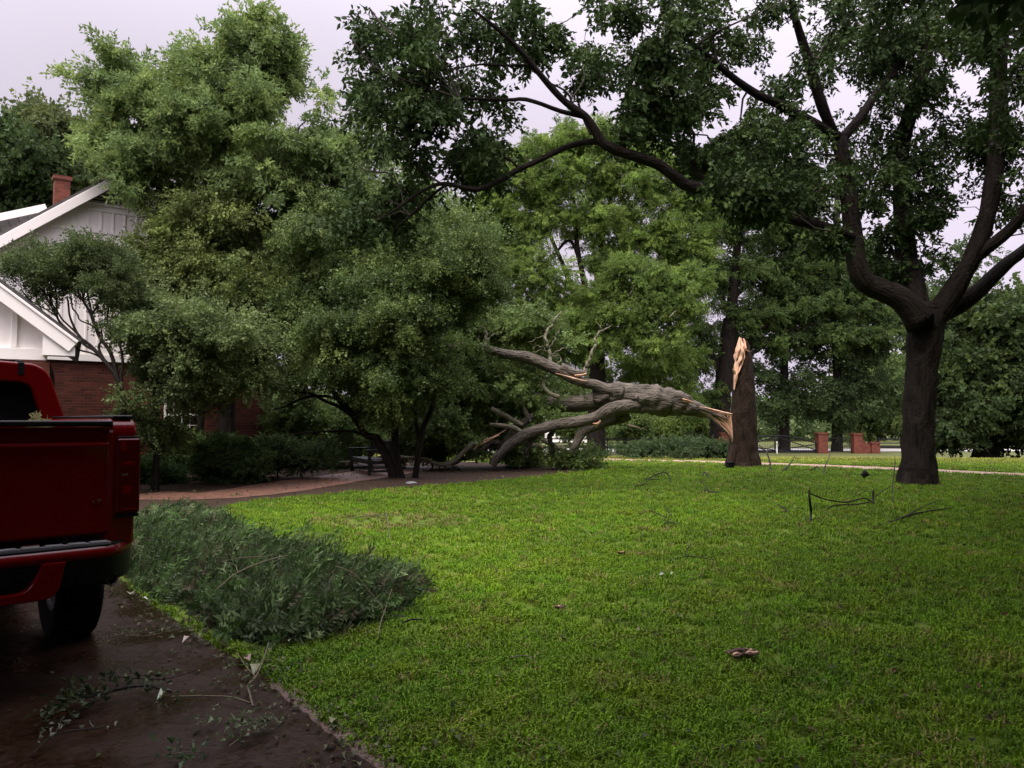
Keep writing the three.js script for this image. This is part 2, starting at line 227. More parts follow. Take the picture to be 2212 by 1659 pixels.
// ------------------------------------------------------------------ foliage pieces
function leafGeo(L, w, fold, droop) { // base at the origin, tip along +y, four triangles
  const p = [0, 0, 0, -w, L * 0.42, fold, 0, L * 0.48, 0, w, L * 0.42, fold, 0, L, -droop];
  const t = [0, 2, 1, 0, 3, 2, 1, 2, 4, 2, 3, 4], g = new THREE.BufferGeometry(), P = []; for (const k of t) P.push(p[k * 3], p[k * 3 + 1], p[k * 3 + 2]);
  g.setAttribute('position', new THREE.Float32BufferAttribute(P, 3)); return g;
}
function sprig(o, seed) { // a twig with leaves, twig along +y
  const r = rng(seed), list = [], q = new THREE.Quaternion(), e = new THREE.Euler(), m = new THREE.Matrix4();
  for (let i = 0; i < o.n; i++) {
    const t = (i + 0.6) / o.n, L = o.leaf * (0.7 + 0.5 * r()), g = leafGeo(L, L * o.ratio * (0.85 + 0.3 * r()), L * 0.10 * r(), L * 0.25 * r());
    e.set((r() - 0.5) * 1.2 + 0.5, 0, 0); const a = i * 2.4 + r() * 0.9; const lean = o.lean * (0.6 + 0.7 * r());
    q.setFromEuler(new THREE.Euler(0, a, 0)).multiply(new THREE.Quaternion().setFromEuler(new THREE.Euler(lean, 0, 0))).multiply(new THREE.Quaternion().setFromEuler(new THREE.Euler(0, (r() - 0.5) * 2.4, 0)));
    m.compose(V((r() - 0.5) * o.wide, t * o.twig, (r() - 0.5) * o.wide), q, V(1, 1, 1)); list.push(g.applyMatrix4(m));
  }
  const g = BGU.mergeGeometries(list); g.computeVertexNormals(); return g;
}
const SPRIG = {
  broad: [1, 2, 3].map(s => sprig({ n: 15, leaf: 0.115, ratio: 0.27, twig: 0.32, lean: 1.05, wide: 0.08 }, s)),
  long: [4, 5, 6].map(s => sprig({ n: 16, leaf: 0.135, ratio: 0.2, twig: 0.36, lean: 1.0, wide: 0.07 }, s)),
  small: [7, 8, 9].map(s => sprig({ n: 22, leaf: 0.062, ratio: 0.3, twig: 0.34, lean: 1.0, wide: 0.1 }, s)),
  far: [10, 11].map(s => sprig({ n: 14, leaf: 0.24, ratio: 0.33, twig: 0.6, lean: 1.1, wide: 0.3 }, s)),
  bush: [12, 13].map(s => sprig({ n: 20, leaf: 0.05, ratio: 0.24, twig: 0.2, lean: 0.8, wide: 0.05 }, s)),
};
function leafMat(through, gloss) { return new THREE.MeshPhysicalMaterial({ color: 0xffffff, roughness: 0.9, transmission: through, thickness: 0, side: THREE.DoubleSide, specularIntensity: 0.2, clearcoat: gloss, clearcoatRoughness: 0.28 }); }
M.leaf = leafMat(0.5, 0.06); M.leafWet = leafMat(0.42, 0.25); M.leafDark = leafMat(0.2, 0.06);

function instances(parent, name, geo, mat, list, origin) { // list of [matrix, colour]
  const m = new THREE.InstancedMesh(geo, mat, list.length); m.name = numbered(name); m.castShadow = m.receiveShadow = true; const t = new THREE.Matrix4();
  list.forEach(([mm, c], i) => { t.copy(mm); if (origin) { t.elements[12] -= origin.x; t.elements[13] -= origin.y; t.elements[14] -= origin.z; } m.setMatrixAt(i, t); m.setColorAt(i, c); }); parent.add(m); return m;
}
const pick = (r, a) => a[Math.floor(r() * a.length) % a.length];

// ------------------------------------------------------------------ trees
let leafCount = 0;
class Tree {
  constructor(name, label, category, base, o) { Object.assign(this, { dens: 1, spray: 0.5, per: 16, sprigs: SPRIG.broad, leaf: M.leaf, bark: M.barkDark, droop: 0.35, gap: -0.12, gapf: 0.55, scale: 1, shoot: 0.8, tones: [[0.05, 0.085, 0.02]], vary: 0.35, seed: 1 }, o); this.base = base; this.g = thing(name, label, category, base, 0, o.group); this.nodes = []; this.sprays = []; this.r = rng(this.seed * 7919 + 13); this.twigs = []; }
  pts(list, d0) { return list.map(([px, py, w, d]) => { const D = d ?? d0, p = at(px, py, D); return [p.x, p.y, p.z, w / 2 * D / F]; }); }
  add(name, pts, o = {}) { // world points with radius
    const geo = limbGeo(pts, { seed: this.seed, ...o }); geo.translate(-this.base.x, -this.base.y, -this.base.z); const m = part(this.g, name, geo, o.mat ?? this.bark); if (o.label) m.userData.label = o.label;
    const c = new THREE.CatmullRomCurve3(pts.map(p => V(p[0], p[1], p[2])), false, 'centripetal'), n = Math.max(3, Math.ceil(c.getLength() / 0.5));
    for (let i = 0; i <= n; i++) { const f = i / n * (pts.length - 1), k = Math.min(pts.length - 2, Math.floor(f)); this.nodes.push([c.getPoint(i / n), lerp(pts[k][3], pts[k + 1][3], f - k), i / n]); } return m;
  }
  limb(name, list, d, o) { return this.add(name, this.pts(list, d), o); }
  near(p, minr = 0) { let b = null, bd = 1e9; for (const n of this.nodes) { if (n[1] < minr || n[2] < 0.25 && n[1] > 0.2) continue; const d = n[0].distanceTo(p) + Math.max(0, n[0].y - p.y) * 0.7; if (d < bd) { bd = d; b = n; } } return b ?? this.nodes[0]; }
  stick(a, b, r0, r1, bend) { const L = a.distanceTo(b), m1 = a.clone().lerp(b, 0.35), m2 = a.clone().lerp(b, 0.7), r = this.r; for (const [m, k] of [[m1, 1], [m2, 0.8]]) { m.x += (r() - 0.5) * L * bend * k; m.z += (r() - 0.5) * L * bend * k; m.y += (r() - 0.35) * L * bend * k; } return [[a.x, a.y, a.z, r0], [m1.x, m1.y, m1.z, lerp(r0, r1, 0.35)], [m2.x, m2.y, m2.z, lerp(r0, r1, 0.7)], [b.x, b.y, b.z, r1]]; }
  blob(px, py, rx, ry, d, rd, n) { const c = at(px, py, d), s = d / F, o = this.spray * 0.75 + 0.12 * this.scale; this.ball(c, V(Math.max(rx * s - o, rx * s * 0.35), Math.max(ry * s - o * 0.75, ry * s * 0.35), rd), n); }
  ball(c, R, n) {
    const r = this.r; n = Math.round(n * this.dens);
    const from = this.near(c, 0.02), far = from[0].distanceTo(c);
    if (far > 0.8 && far < 5) { const r0 = Math.min(from[1] * 0.6, 0.02 + far * 0.012), pts = this.stick(from[0], c, r0, 0.015, 0.22); this.twigs.push(limbGeo(pts, { radial: 5, step: 0.4, rough: 0.05, cap: false, max: 14 })); const cv = new THREE.CatmullRomCurve3(pts.map(p => V(p[0], p[1], p[2]))); for (let i = 1; i <= 6; i++) this.nodes.push([cv.getPoint(i / 6), lerp(r0, 0.015, i / 6), 0.5 + i / 12]); }
    let made = 0, tries = 0; const fq = this.gapf;
    while (made < n && tries++ < n * 8) {
      const u = V(r() * 2 - 1, r() * 2 - 1, r() * 2 - 1); const l = u.length(); if (l > 1 || l < 0.12 || r() > 0.15 + 0.85 * l * l) continue; u.multiplyScalar(r() < 0.16 ? 1.15 + 0.35 * r() : 0.82 + 0.25 * noise(u.x * 2.3 + c.x, u.y * 2.3 + c.y, u.z * 2.3) + 0.1);
      const p = V(c.x + u.x * R.x, c.y + u.y * R.y, c.z + u.z * R.z); if (noise(p.x * fq + this.seed, p.y * fq, p.z * fq) < this.gap) continue; if (p.y < hgt(p.x, p.z) + 0.15) continue; made++;
      this.sprays.push([p, u.clone().normalize()]); const nd = this.near(p);
      const D = nd[0].distanceTo(p); if (D > 0.25 && D < 5) { const rr = Math.min(nd[1], 0.006 + D * 0.006); this.twigs.push(limbGeo(this.stick(nd[0], p, rr, 0.004, 0.25), { radial: 3, rough: 0, cap: false, max: 4 })); if (D > 0.8) this.nodes.push([p.clone().lerp(nd[0], 0.4), rr * 0.7, 0.9]); }
    }
  }
  finish() {
    const r = this.r, q = new THREE.Quaternion(), q2 = new THREE.Quaternion(), up = V(0, 1, 0), list = [], sprigGeo = this.sprigs[this.seed % this.sprigs.length];
    for (const [p, out] of this.sprays) {
      const tone = pick(r, this.tones), k0 = 1 + (r() - 0.5) * this.vary * 1.4, s0 = this.spray * (0.6 + 0.8 * r()), n = Math.round(this.per * (0.6 + 0.8 * r())), tilt = V((r() - 0.5), 0, (r() - 0.5));
      for (let i = 0; i < n; i++) {
        const a = r() * 6.283, h = r() * 2 - 1, rad = Math.cbrt(r()) * s0, w = Math.sqrt(1 - h * h), o = V(Math.cos(a) * w * rad, h * rad * 0.6, Math.sin(a) * w * rad); o.y -= (o.x * o.x + o.z * o.z) * 0.35 * this.droop / Math.max(0.2, s0) - (o.x * tilt.x + o.z * tilt.z) * 0.5;
        const along = (r() * 1.7 - 0.7) * s0; o.multiplyScalar(0.72).addScaledVector(out, along * this.shoot); const dir = o.clone().multiplyScalar(1 / s0).addScaledVector(out, 0.45).add(V((r() - 0.5) * 0.9, (r() - 0.5) * 0.7 - this.droop, (r() - 0.5) * 0.9)).normalize();
        q.setFromUnitVectors(up, dir); q2.setFromAxisAngle(up, r() * 6.283); q.multiply(q2); const s = this.scale * (0.75 + 0.5 * r()), k = k0 * (1 + (r() - 0.5) * this.vary);
        list.push([new THREE.Matrix4().compose(p.clone().add(o), q, V(s, s, s)), col(tone[0] * k, tone[1] * k, tone[2] * k)]);
      }
    }
    if (list.length) instances(this.g, 'crown', sprigGeo, this.leaf, list, this.base).userData.kind = 'stuff';
    if (this.twigs.length) { const g = merge(this.twigs); g.translate(-this.base.x, -this.base.y, -this.base.z); part(this.g, 'twigs', g, this.twigMat ?? M.twig).userData.kind = 'stuff'; }
    leafCount += list.length;
  }
}
// ------------------------------------------------------------------ the oak on the right, whose crown hangs over the lawn
{
  const base = onGround(1982, 1046), D = -base.z; base.y -= 0.05;
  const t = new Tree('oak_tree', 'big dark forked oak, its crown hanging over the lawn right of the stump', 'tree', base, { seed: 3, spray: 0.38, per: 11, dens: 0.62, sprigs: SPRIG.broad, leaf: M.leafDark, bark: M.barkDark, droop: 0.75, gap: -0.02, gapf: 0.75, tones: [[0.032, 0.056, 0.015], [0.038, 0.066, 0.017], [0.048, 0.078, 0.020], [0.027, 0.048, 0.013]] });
  const p = t.pts([[1982, 1060, 84], [1982, 1040, 78], [1984, 990, 68], [1984, 930, 64], [1986, 860, 63], [1992, 780, 65], [1998, 720, 72], [1998, 680, 80], [1998, 655, 60]], D);
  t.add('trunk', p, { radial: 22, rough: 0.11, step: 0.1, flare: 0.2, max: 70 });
  const L = (l, d, o) => t.limb('limb', l, d, o);
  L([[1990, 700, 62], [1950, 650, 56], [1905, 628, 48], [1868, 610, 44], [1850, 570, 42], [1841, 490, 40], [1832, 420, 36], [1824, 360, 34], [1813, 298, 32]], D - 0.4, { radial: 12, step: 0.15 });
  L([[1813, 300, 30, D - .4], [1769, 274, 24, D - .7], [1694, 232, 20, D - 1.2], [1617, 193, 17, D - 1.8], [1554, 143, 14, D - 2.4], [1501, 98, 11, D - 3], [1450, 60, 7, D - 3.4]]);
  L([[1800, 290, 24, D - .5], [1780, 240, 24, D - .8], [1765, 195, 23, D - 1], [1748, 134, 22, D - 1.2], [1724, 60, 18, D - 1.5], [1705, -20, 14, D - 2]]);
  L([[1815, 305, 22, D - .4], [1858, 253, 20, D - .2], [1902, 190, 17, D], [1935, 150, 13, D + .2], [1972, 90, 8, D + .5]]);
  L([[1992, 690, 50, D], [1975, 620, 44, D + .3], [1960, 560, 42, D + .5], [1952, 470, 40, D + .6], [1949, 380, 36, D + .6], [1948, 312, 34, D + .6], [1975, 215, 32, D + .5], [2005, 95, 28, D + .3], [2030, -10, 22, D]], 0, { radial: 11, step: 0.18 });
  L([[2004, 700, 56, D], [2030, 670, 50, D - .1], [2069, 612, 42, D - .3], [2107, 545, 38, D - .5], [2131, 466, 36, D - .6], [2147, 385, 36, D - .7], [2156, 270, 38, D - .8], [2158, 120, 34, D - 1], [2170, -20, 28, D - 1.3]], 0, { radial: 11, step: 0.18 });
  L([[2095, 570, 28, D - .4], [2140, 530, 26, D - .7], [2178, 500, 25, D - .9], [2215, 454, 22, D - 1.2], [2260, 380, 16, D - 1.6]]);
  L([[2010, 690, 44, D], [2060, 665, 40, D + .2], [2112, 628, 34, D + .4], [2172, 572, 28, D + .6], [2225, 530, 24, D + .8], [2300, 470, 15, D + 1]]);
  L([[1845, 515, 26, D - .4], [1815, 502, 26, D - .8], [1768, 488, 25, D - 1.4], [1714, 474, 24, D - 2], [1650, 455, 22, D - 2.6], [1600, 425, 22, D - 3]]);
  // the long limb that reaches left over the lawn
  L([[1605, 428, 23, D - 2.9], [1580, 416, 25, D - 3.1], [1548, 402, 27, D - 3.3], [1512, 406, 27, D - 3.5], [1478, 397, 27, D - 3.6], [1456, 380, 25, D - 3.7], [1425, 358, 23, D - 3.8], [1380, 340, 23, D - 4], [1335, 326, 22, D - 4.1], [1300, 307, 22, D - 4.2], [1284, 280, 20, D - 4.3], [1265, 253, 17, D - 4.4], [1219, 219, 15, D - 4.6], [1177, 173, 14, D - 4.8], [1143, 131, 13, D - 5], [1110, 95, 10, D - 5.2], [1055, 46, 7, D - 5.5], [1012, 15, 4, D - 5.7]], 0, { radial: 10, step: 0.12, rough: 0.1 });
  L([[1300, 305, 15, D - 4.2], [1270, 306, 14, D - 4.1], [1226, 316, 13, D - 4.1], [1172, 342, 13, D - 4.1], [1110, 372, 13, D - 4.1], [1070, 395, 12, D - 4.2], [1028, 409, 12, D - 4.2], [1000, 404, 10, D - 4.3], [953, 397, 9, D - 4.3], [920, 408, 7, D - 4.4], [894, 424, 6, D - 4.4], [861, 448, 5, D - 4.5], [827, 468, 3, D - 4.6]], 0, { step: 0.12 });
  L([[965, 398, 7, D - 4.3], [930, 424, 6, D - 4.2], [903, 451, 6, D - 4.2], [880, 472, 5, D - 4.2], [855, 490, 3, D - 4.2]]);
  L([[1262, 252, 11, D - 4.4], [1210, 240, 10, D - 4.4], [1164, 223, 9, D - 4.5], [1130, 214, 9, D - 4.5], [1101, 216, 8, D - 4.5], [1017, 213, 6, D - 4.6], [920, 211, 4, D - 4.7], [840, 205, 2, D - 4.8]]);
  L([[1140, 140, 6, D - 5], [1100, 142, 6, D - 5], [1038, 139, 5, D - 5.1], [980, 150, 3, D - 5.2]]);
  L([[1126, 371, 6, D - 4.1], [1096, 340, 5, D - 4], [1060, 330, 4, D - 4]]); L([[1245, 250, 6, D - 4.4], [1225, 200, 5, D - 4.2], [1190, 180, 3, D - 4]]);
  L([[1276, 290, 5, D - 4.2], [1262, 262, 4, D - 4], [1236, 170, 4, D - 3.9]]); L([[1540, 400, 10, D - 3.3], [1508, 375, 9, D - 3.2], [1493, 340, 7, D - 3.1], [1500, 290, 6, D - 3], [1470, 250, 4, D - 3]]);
  const B = (x, y, rx, ry, d, rd, n) => t.blob(x, y, rx * 1.15, ry * 1.15, d + 0.7, rd, n);
  const D2 = D - 4.4;
  // over the lawn, to the left
  const lawnSide = t.dens; t.dens = 0.4;
  B(800, 20, 60, 40, D2 - .6, 1, 14); B(760, 85, 35, 40, D2 - .6, .6, 7); B(870, 60, 70, 60, D2 - .6, 1, 16); B(960, 60, 80, 60, D2 - .5, 1.2, 20); B(1080, 50, 90, 60, D2 - .4, 1.3, 34); B(1190, 60, 80, 60, D2 - .2, 1.3, 26);
  B(800, 150, 60, 60, D2, 1, 12); B(880, 150, 70, 60, D2, 1, 22); B(960, 170, 90, 50, D2, 1.2, 34); B(1060, 195, 80, 45, D2, 1.2, 26); B(840, 230, 80, 50, D2, 1, 24); B(950, 260, 100, 60, D2, 1.2, 34); B(1060, 280, 70, 45, D2, 1, 16);
  B(870, 330, 90, 50, D2, 1.2, 26); B(1000, 330, 70, 45, D2, 1, 20); B(900, 400, 80, 40, D2, 1, 16); B(820, 420, 80, 60, D2, 1, 22); B(1060, 345, 45, 35, D2, .8, 12); B(760, 330, 70, 60, D2, 1, 14); B(790, 480, 80, 50, D2, 1, 18);
  t.dens = lawnSide;
  B(1300, 60, 90, 60, D2 + .5, 1.5, 24); B(1260, 150, 60, 40, D2 + .2, 1, 10); B(1420, 60, 90, 60, D2 + .8, 1.6, 30); B(1400, 160, 90, 70, D2 + .8, 1.4, 36); B(1380, 240, 80, 55, D2 + .6, 1.2, 26); B(1450, 250, 70, 60, D2 + .8, 1.2, 24); B(1345, 290, 40, 30, D2 + .2, .8, 6);
  B(1540, 60, 90, 60, D - 3, 1.6, 30); B(1520, 180, 60, 60, D - 2.6, 1.2, 16); B(1650, 40, 90, 50, D - 2, 1.6, 26); B(1600, 270, 50, 40, D - 2.5, 1, 10); B(1560, 330, 70, 60, D - 3, 1.2, 26); B(1500, 330, 50, 50, D - 3, 1, 12);
  B(1660, 310, 80, 60, D - 1.6, 1.4, 28); B(1740, 330, 80, 80, D - 1, 1.5, 34); B(1700, 420, 90, 60, D - 1.6, 1.3, 30); B(1690, 150, 60, 40, D - 1.6, 1.2, 12); B(1790, 90, 80, 70, D - 1, 1.6, 30); B(1850, 30, 90, 50, D - .8, 1.6, 34);
  B(1890, 130, 80, 60, D, 1.6, 30); B(1980, 60, 90, 60, D - .3, 1.7, 40); B(2080, 30, 90, 60, D - .6, 1.7, 44); B(1880, 250, 70, 60, D, 1.4, 26); B(1960, 190, 70, 60, D, 1.5, 34); B(2060, 130, 70, 50, D - .4, 1.5, 24); B(2190, 40, 70, 60, D - 1, 1.6, 34); B(2200, 170, 60, 80, D - 1, 1.5, 34);
  B(2010, 280, 60, 60, D, 1.3, 18); B(1900, 370, 90, 70, D, 1.5, 40); B(2000, 400, 60, 60, D, 1.3, 18); B(1930, 480, 80, 60, D, 1.3, 34); B(1860, 440, 50, 60, D - .4, 1.2, 18); B(2100, 280, 50, 70, D - .6, 1.2, 14); B(2190, 300, 60, 70, D - 1, 1.4, 30); B(2140, 420, 40, 50, D - .5, 1, 8); B(2200, 420, 50, 50, D - 1, 1, 14);
  B(1900, 570, 70, 40, D + .3, 1.2, 22); B(1990, 560, 60, 50, D, 1.2, 14); B(1760, 520, 60, 40, D - 1.6, 1, 12); B(1700, 250, 40, 30, D - 1, 1, 6);
  for (const b of [[1640, 430, 80, 46, 30], [1730, 468, 80, 46, 34], [1590, 405, 44, 36, 14], [1795, 500, 50, 40, 16], [1680, 400, 70, 40, 20]]) t.blob(b[0], b[1], b[2], b[3], D - 3.7, 0.5, b[4]);
  // unseen crown added outside the frame, thickened to darken the right of the lawn
  t.dens = 1.2; t.gap = -0.3;
  for (const [x, y, z, a, b, c, n] of [[6.5, 8.7, -10, 3.2, 1.2, 3, 60], [10.5, 7.5, -12, 3.5, 1.8, 3.2, 60], [12.5, 6.8, -8.5, 3, 1.6, 3, 60], [8.5, 8.6, -6.5, 3, 1.5, 3, 312], [13.5, 7, -16, 3, 2, 3, 60], [9.5, 10.5, -9, 4, 1.6, 4, 60], [5.6, 7.6, -4.2, 2.2, 1.3, 2.4, 240], [10.5, 7, -3.5, 3, 1.6, 3, 336], [7, 8.2, -1.5, 3, 1.5, 2.6, 288], [12, 11, -14, 4, 2, 4, 60], [14, 5.5, -3, 3, 2, 4, 336], [15, 5, -9, 2.5, 2, 4, 60], [8, 6, 1.5, 3.4, 1.6, 2, 264], [4.4, 6.6, -0.5, 2, 1.2, 2, 144]]) t.ball(V(x, y, z), V(a, b, c), n);
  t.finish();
}

// ------------------------------------------------------------------ trees behind the lawn
function bigTree(name, label, base, o, trunk, limbs, blobs) {
  const t = new Tree(name, label, 'tree', base, o), D = -base.z;
  if (trunk) t.add('trunk', t.pts(trunk, D), { radial: 14, step: 0.25, flare: 0.3, rough: 0.08 });
  for (const l of limbs) t.limb('limb', l, D, { step: 0.35 });
  for (const b of blobs) t.blob(b[0], b[1], b[2], b[3], D + (b[4] ?? 0), b[5] ?? (b[2] * D / F * 0.8), b[6]);
  t.finish(); return t;
}
const GREEN = [[0.072, 0.118, 0.026], [0.085, 0.13, 0.03], [0.065, 0.105, 0.026], [0.10, 0.145, 0.034]];
const YEL = [[0.13, 0.20, 0.038], [0.16, 0.24, 0.048], [0.19, 0.27, 0.058], [0.11, 0.175, 0.036]];
{ // pale tall tree left of centre, behind the house
  const b = at(490, 985, 20.8); b.y = -0.05;
  bigTree('tall_tree', 'tall pale green tree rising against the sky, overhanging the right side of the white gable', b, { seed: 5, spray: 0.36, sprigs: SPRIG.long, scale: 0.95, droop: 0.45, gap: -0.06, gapf: 0.7, tones: [[0.15, 0.215, 0.066], [0.17, 0.24, 0.07], [0.125, 0.185, 0.06], [0.20, 0.27, 0.076]], per: 16, dens: 0.95, leaf: M.leaf },
    [[490, 985, 40], [490, 900, 34], [488, 760, 32], [488, 600, 32], [490, 470, 30], [492, 445, 28]],
    [[[492, 460, 22], [520, 400, 19], [545, 340, 16], [558, 270, 13], [570, 190, 9], [585, 90, 5]], [[490, 460, 18], [460, 420, 14], [430, 370, 11], [400, 330, 8], [340, 250, 5]], [[530, 380, 12], [590, 340, 10], [640, 300, 7]], [[440, 385, 9], [380, 380, 7], [300, 350, 5]], [[470, 432, 10], [455, 360, 9], [450, 270, 6], [440, 180, 4]], [[480, 450, 9], [420, 440, 7], [330, 400, 4]], [[345, 255, 5], [290, 200, 4], [250, 150, 3]]],
    [[590, 60, 24, 34, 0, 1, 12], [560, 100, 60, 40, 0, 1.4, 26], [500, 95, 30, 36, 0, 1, 12], [620, 120, 50, 40, 0, 1.2, 22], [480, 150, 50, 30, 0, 1.2, 18], [560, 170, 90, 50, 0, 2, 60], [270, 130, 36, 24, 0, 1, 14], [215, 165, 50, 30, 0, 1, 18], [300, 165, 34, 30, 0, .8, 10], [235, 215, 60, 36, 0, 1.2, 28], [340, 235, 80, 50, 0, 1.8, 40], [405, 130, 22, 30, 0, .6, 8], [395, 150, 12, 20, 0, .5, 3], [430, 210, 60, 50, 0, 1.5, 24], [600, 240, 100, 60, 0, 2, 64], [500, 230, 80, 50, 0, 1.8, 44], [430, 290, 100, 60, 0, 2, 60], [300, 300, 90, 50, 0, 1.8, 44], [210, 300, 45, 40, 0, 1, 16], [650, 320, 100, 60, 0, 1.8, 58], [530, 320, 90, 60, 0, 2, 56], [350, 370, 110, 50, 0, 1.8, 56], [290, 355, 50, 40, 0, 1.2, 18], [460, 390, 80, 50, 0, 1.6, 36], [590, 400, 90, 60, 0, 1.8, 50], [690, 420, 70, 60, 0, 1.4, 30], [300, 415, 44, 30, -1, .6, 20], [330, 450, 40, 26, -1, .6, 14], [380, 430, 60, 40, 0, 1, 20], [640, 470, 90, 50, 0, 1.5, 36], [715, 250, 50, 60, 1, 1.4, 20], [740, 350, 70, 70, 1, 1.6, 30], [780, 430, 80, 60, 1, 1.6, 30], [860, 420, 70, 60, 1, 1.6, 22], [800, 300, 60, 60, 1, 1.4, 16]]);
}
for (const [px, d, s, blobs, label] of [
  [40, 38, 21, [[60, 300, 50, 50, 0, 2, 30], [30, 380, 60, 60, 0, 2, 50], [90, 370, 70, 60, 0, 2, 50], [-30, 330, 70, 70, 0, 2, 40], [20, 450, 90, 50, 0, 2, 50], [70, 265, 24, 20, 0, 1, 8]], 'dark green tree behind the house roof, at the left edge beyond the chimney'],
  [1694, 66.5, 24, [[1640, 810, 80, 50, 0, 2.4, 22], [1740, 830, 80, 50, 0, 2.4, 22], [1690, 880, 90, 36, 0, 2.4, 22], [1650, 600, 80, 60, 0, 2.4, 30], [1730, 570, 90, 60, 0, 2.4, 34], [1700, 660, 100, 60, 0, 2.4, 40], [1640, 720, 80, 60, 0, 2.4, 30], [1760, 730, 80, 50, 0, 2, 30], [1800, 640, 70, 60, 0, 2, 26], [1690, 500, 70, 50, 0, 2, 22]], 'forked tree with a dark trunk right behind the black gate'],
  [1808, 66.5, 27, [[1840, 810, 80, 50, 0, 2.4, 22], [1890, 840, 80, 50, 0, 2.4, 22], [1820, 885, 90, 34, 0, 2.4, 22], [1860, 640, 80, 60, 0, 2.4, 30], [1900, 720, 90, 60, 0, 2.4, 36], [1830, 740, 70, 50, 0, 2, 26], [1880, 570, 70, 50, 0, 2, 24], [1940, 660, 60, 60, 0, 2, 24], [2040, 640, 60, 60, 0, 2, 24], [2090, 560, 60, 50, 0, 2, 14]], 'tree with a dark trunk in the gap right of the black gate'],
  [150, 40, 22, [[130, 290, 50, 36, 0, 2, 30], [165, 330, 60, 50, 0, 2, 40], [110, 330, 50, 40, 0, 2, 26], [170, 400, 70, 50, 0, 2, 40], [100, 262, 26, 16, 0, 1, 10], [140, 268, 20, 14, 0, 1, 7], [90, 430, 60, 50, 0, 1.6, 30]], 'yellowish green treetop just above the red brick chimney']]) {
  const b = at(px, 985, d); b.y = hgt(b.x, b.z); const t = s === 21 || s === 24 || s === 27 ? [[0.045, 0.075, 0.022], [0.055, 0.09, 0.026]] : [[0.085, 0.11, 0.035], [0.10, 0.125, 0.035], [0.06, 0.09, 0.028]];
  bigTree('background_tree', label, b, { seed: s, spray: 0.95, per: 18, sprigs: SPRIG.far, droop: 0.4, tones: t, gap: -0.2 }, [[px, 985, d > 60 ? 24 : 26], [px, 800, d > 60 ? 17 : 22], [px, 500, 16], [px, 400, 8]], [], blobs);
}
{ // ash right of centre behind the fallen tree
  const b = onGround(1288, 984);
  bigTree('ash_tree', 'large tree with fanned branches and yellow green crown behind the fallen trunk', b, { seed: 7, spray: 0.6, per: 17, sprigs: SPRIG.long, scale: 1.3, droop: 0.5, dens: 2.1, gap: -0.2, gapf: 0.6, tones: YEL },
    [[1288, 990, 46], [1288, 968, 40], [1288, 900, 36], [1290, 840, 36], [1288, 780, 38], [1286, 740, 36]],
    [[[1290, 760, 22], [1262, 700, 16], [1240, 640, 13], [1215, 570, 10], [1180, 490, 7], [1150, 420, 4]], [[1286, 760, 20], [1275, 690, 16], [1262, 610, 13], [1248, 540, 11], [1240, 440, 8], [1235, 350, 4]], [[1288, 755, 20], [1300, 680, 16], [1290, 600, 13], [1300, 520, 10], [1320, 420, 6], [1330, 340, 3]], [[1290, 760, 20], [1330, 690, 14], [1360, 620, 11], [1400, 540, 8], [1430, 450, 5]], [[1250, 660, 9], [1200, 620, 8], [1130, 580, 6], [1060, 530, 4]], [[1340, 670, 8], [1400, 640, 6], [1470, 610, 4]], [[1270, 640, 8], [1230, 520, 7], [1190, 560, 5]]],
    [[1180, 320, 70, 30, 0, 2, 22], [1280, 300, 90, 40, 0, 2, 40], [1380, 330, 80, 40, 0, 2, 30], [1110, 400, 110, 50, 0, 2.4, 56], [1240, 380, 110, 60, 0, 2.4, 66], [1360, 400, 100, 60, 0, 2.4, 56], [1470, 430, 70, 70, 0, 2, 34], [1040, 480, 90, 60, 0, 2, 46], [1150, 470, 100, 50, 0, 2.2, 50], [1270, 470, 90, 50, 0, 2.2, 36], [1390, 490, 100, 60, 0, 2.2, 52], [1000, 560, 80, 60, 0, 1.8, 40], [1100, 560, 80, 50, 0, 1.8, 30], [1480, 540, 80, 60, 0, 1.8, 36], [1090, 650, 100, 50, 0, 1.8, 40], [1200, 640, 70, 50, 0, 1.6, 20], [1330, 560, 80, 40, 0, 1.8, 22], [1180, 720, 90, 40, 0, 1.5, 28], [1040, 720, 90, 50, 0, 1.5, 34], [1290, 530, 60, 60, 1, 1.5, 14], [1330, 800, 90, 40, 2, 1.5, 26], [1420, 780, 80, 60, 2, 1.5, 30], [1470, 850, 60, 40, 2, 1.2, 14], [1150, 765, 80, 44, 3, 1.4, 30], [1235, 745, 60, 44, 3, 1.4, 24], [1080, 800, 70, 44, 3, 1.4, 24], [1190, 830, 70, 40, 3, 1.4, 18], [1480, 760, 60, 50, 3, 1.4, 20],
    [960, 470, 80, 60, -1, 2, 30], [1000, 640, 90, 60, -1, 1.8, 34], [930, 560, 70, 60, -1, 1.6, 22], [1080, 350, 80, 40, 0, 1.8, 20], [1240, 300, 90, 30, 0, 2, 22], [1450, 350, 70, 50, 0, 1.8, 22], [1530, 470, 60, 60, 0, 1.6, 20], [1420, 520, 70, 40, 0, 1.8, 22],
    [1340, 590, 60, 36, -3, 1.4, 26], [1415, 600, 80, 44, -3, 1.4, 32], [1300, 650, 80, 54, -3, 1.4, 34], [1385, 660, 90, 50, -3, 1.6, 42], [1465, 650, 70, 56, -3, 1.4, 28], [1330, 725, 80, 50, -3, 1.4, 32], [1430, 735, 80, 54, -3, 1.4, 32], [1240, 690, 60, 44, -3, 1, 16], [1500, 600, 50, 44, -3, 1, 14], [1180, 600, 70, 50, -2, 1.4, 20], [1120, 540, 70, 50, -1, 1.6, 20]]);
}
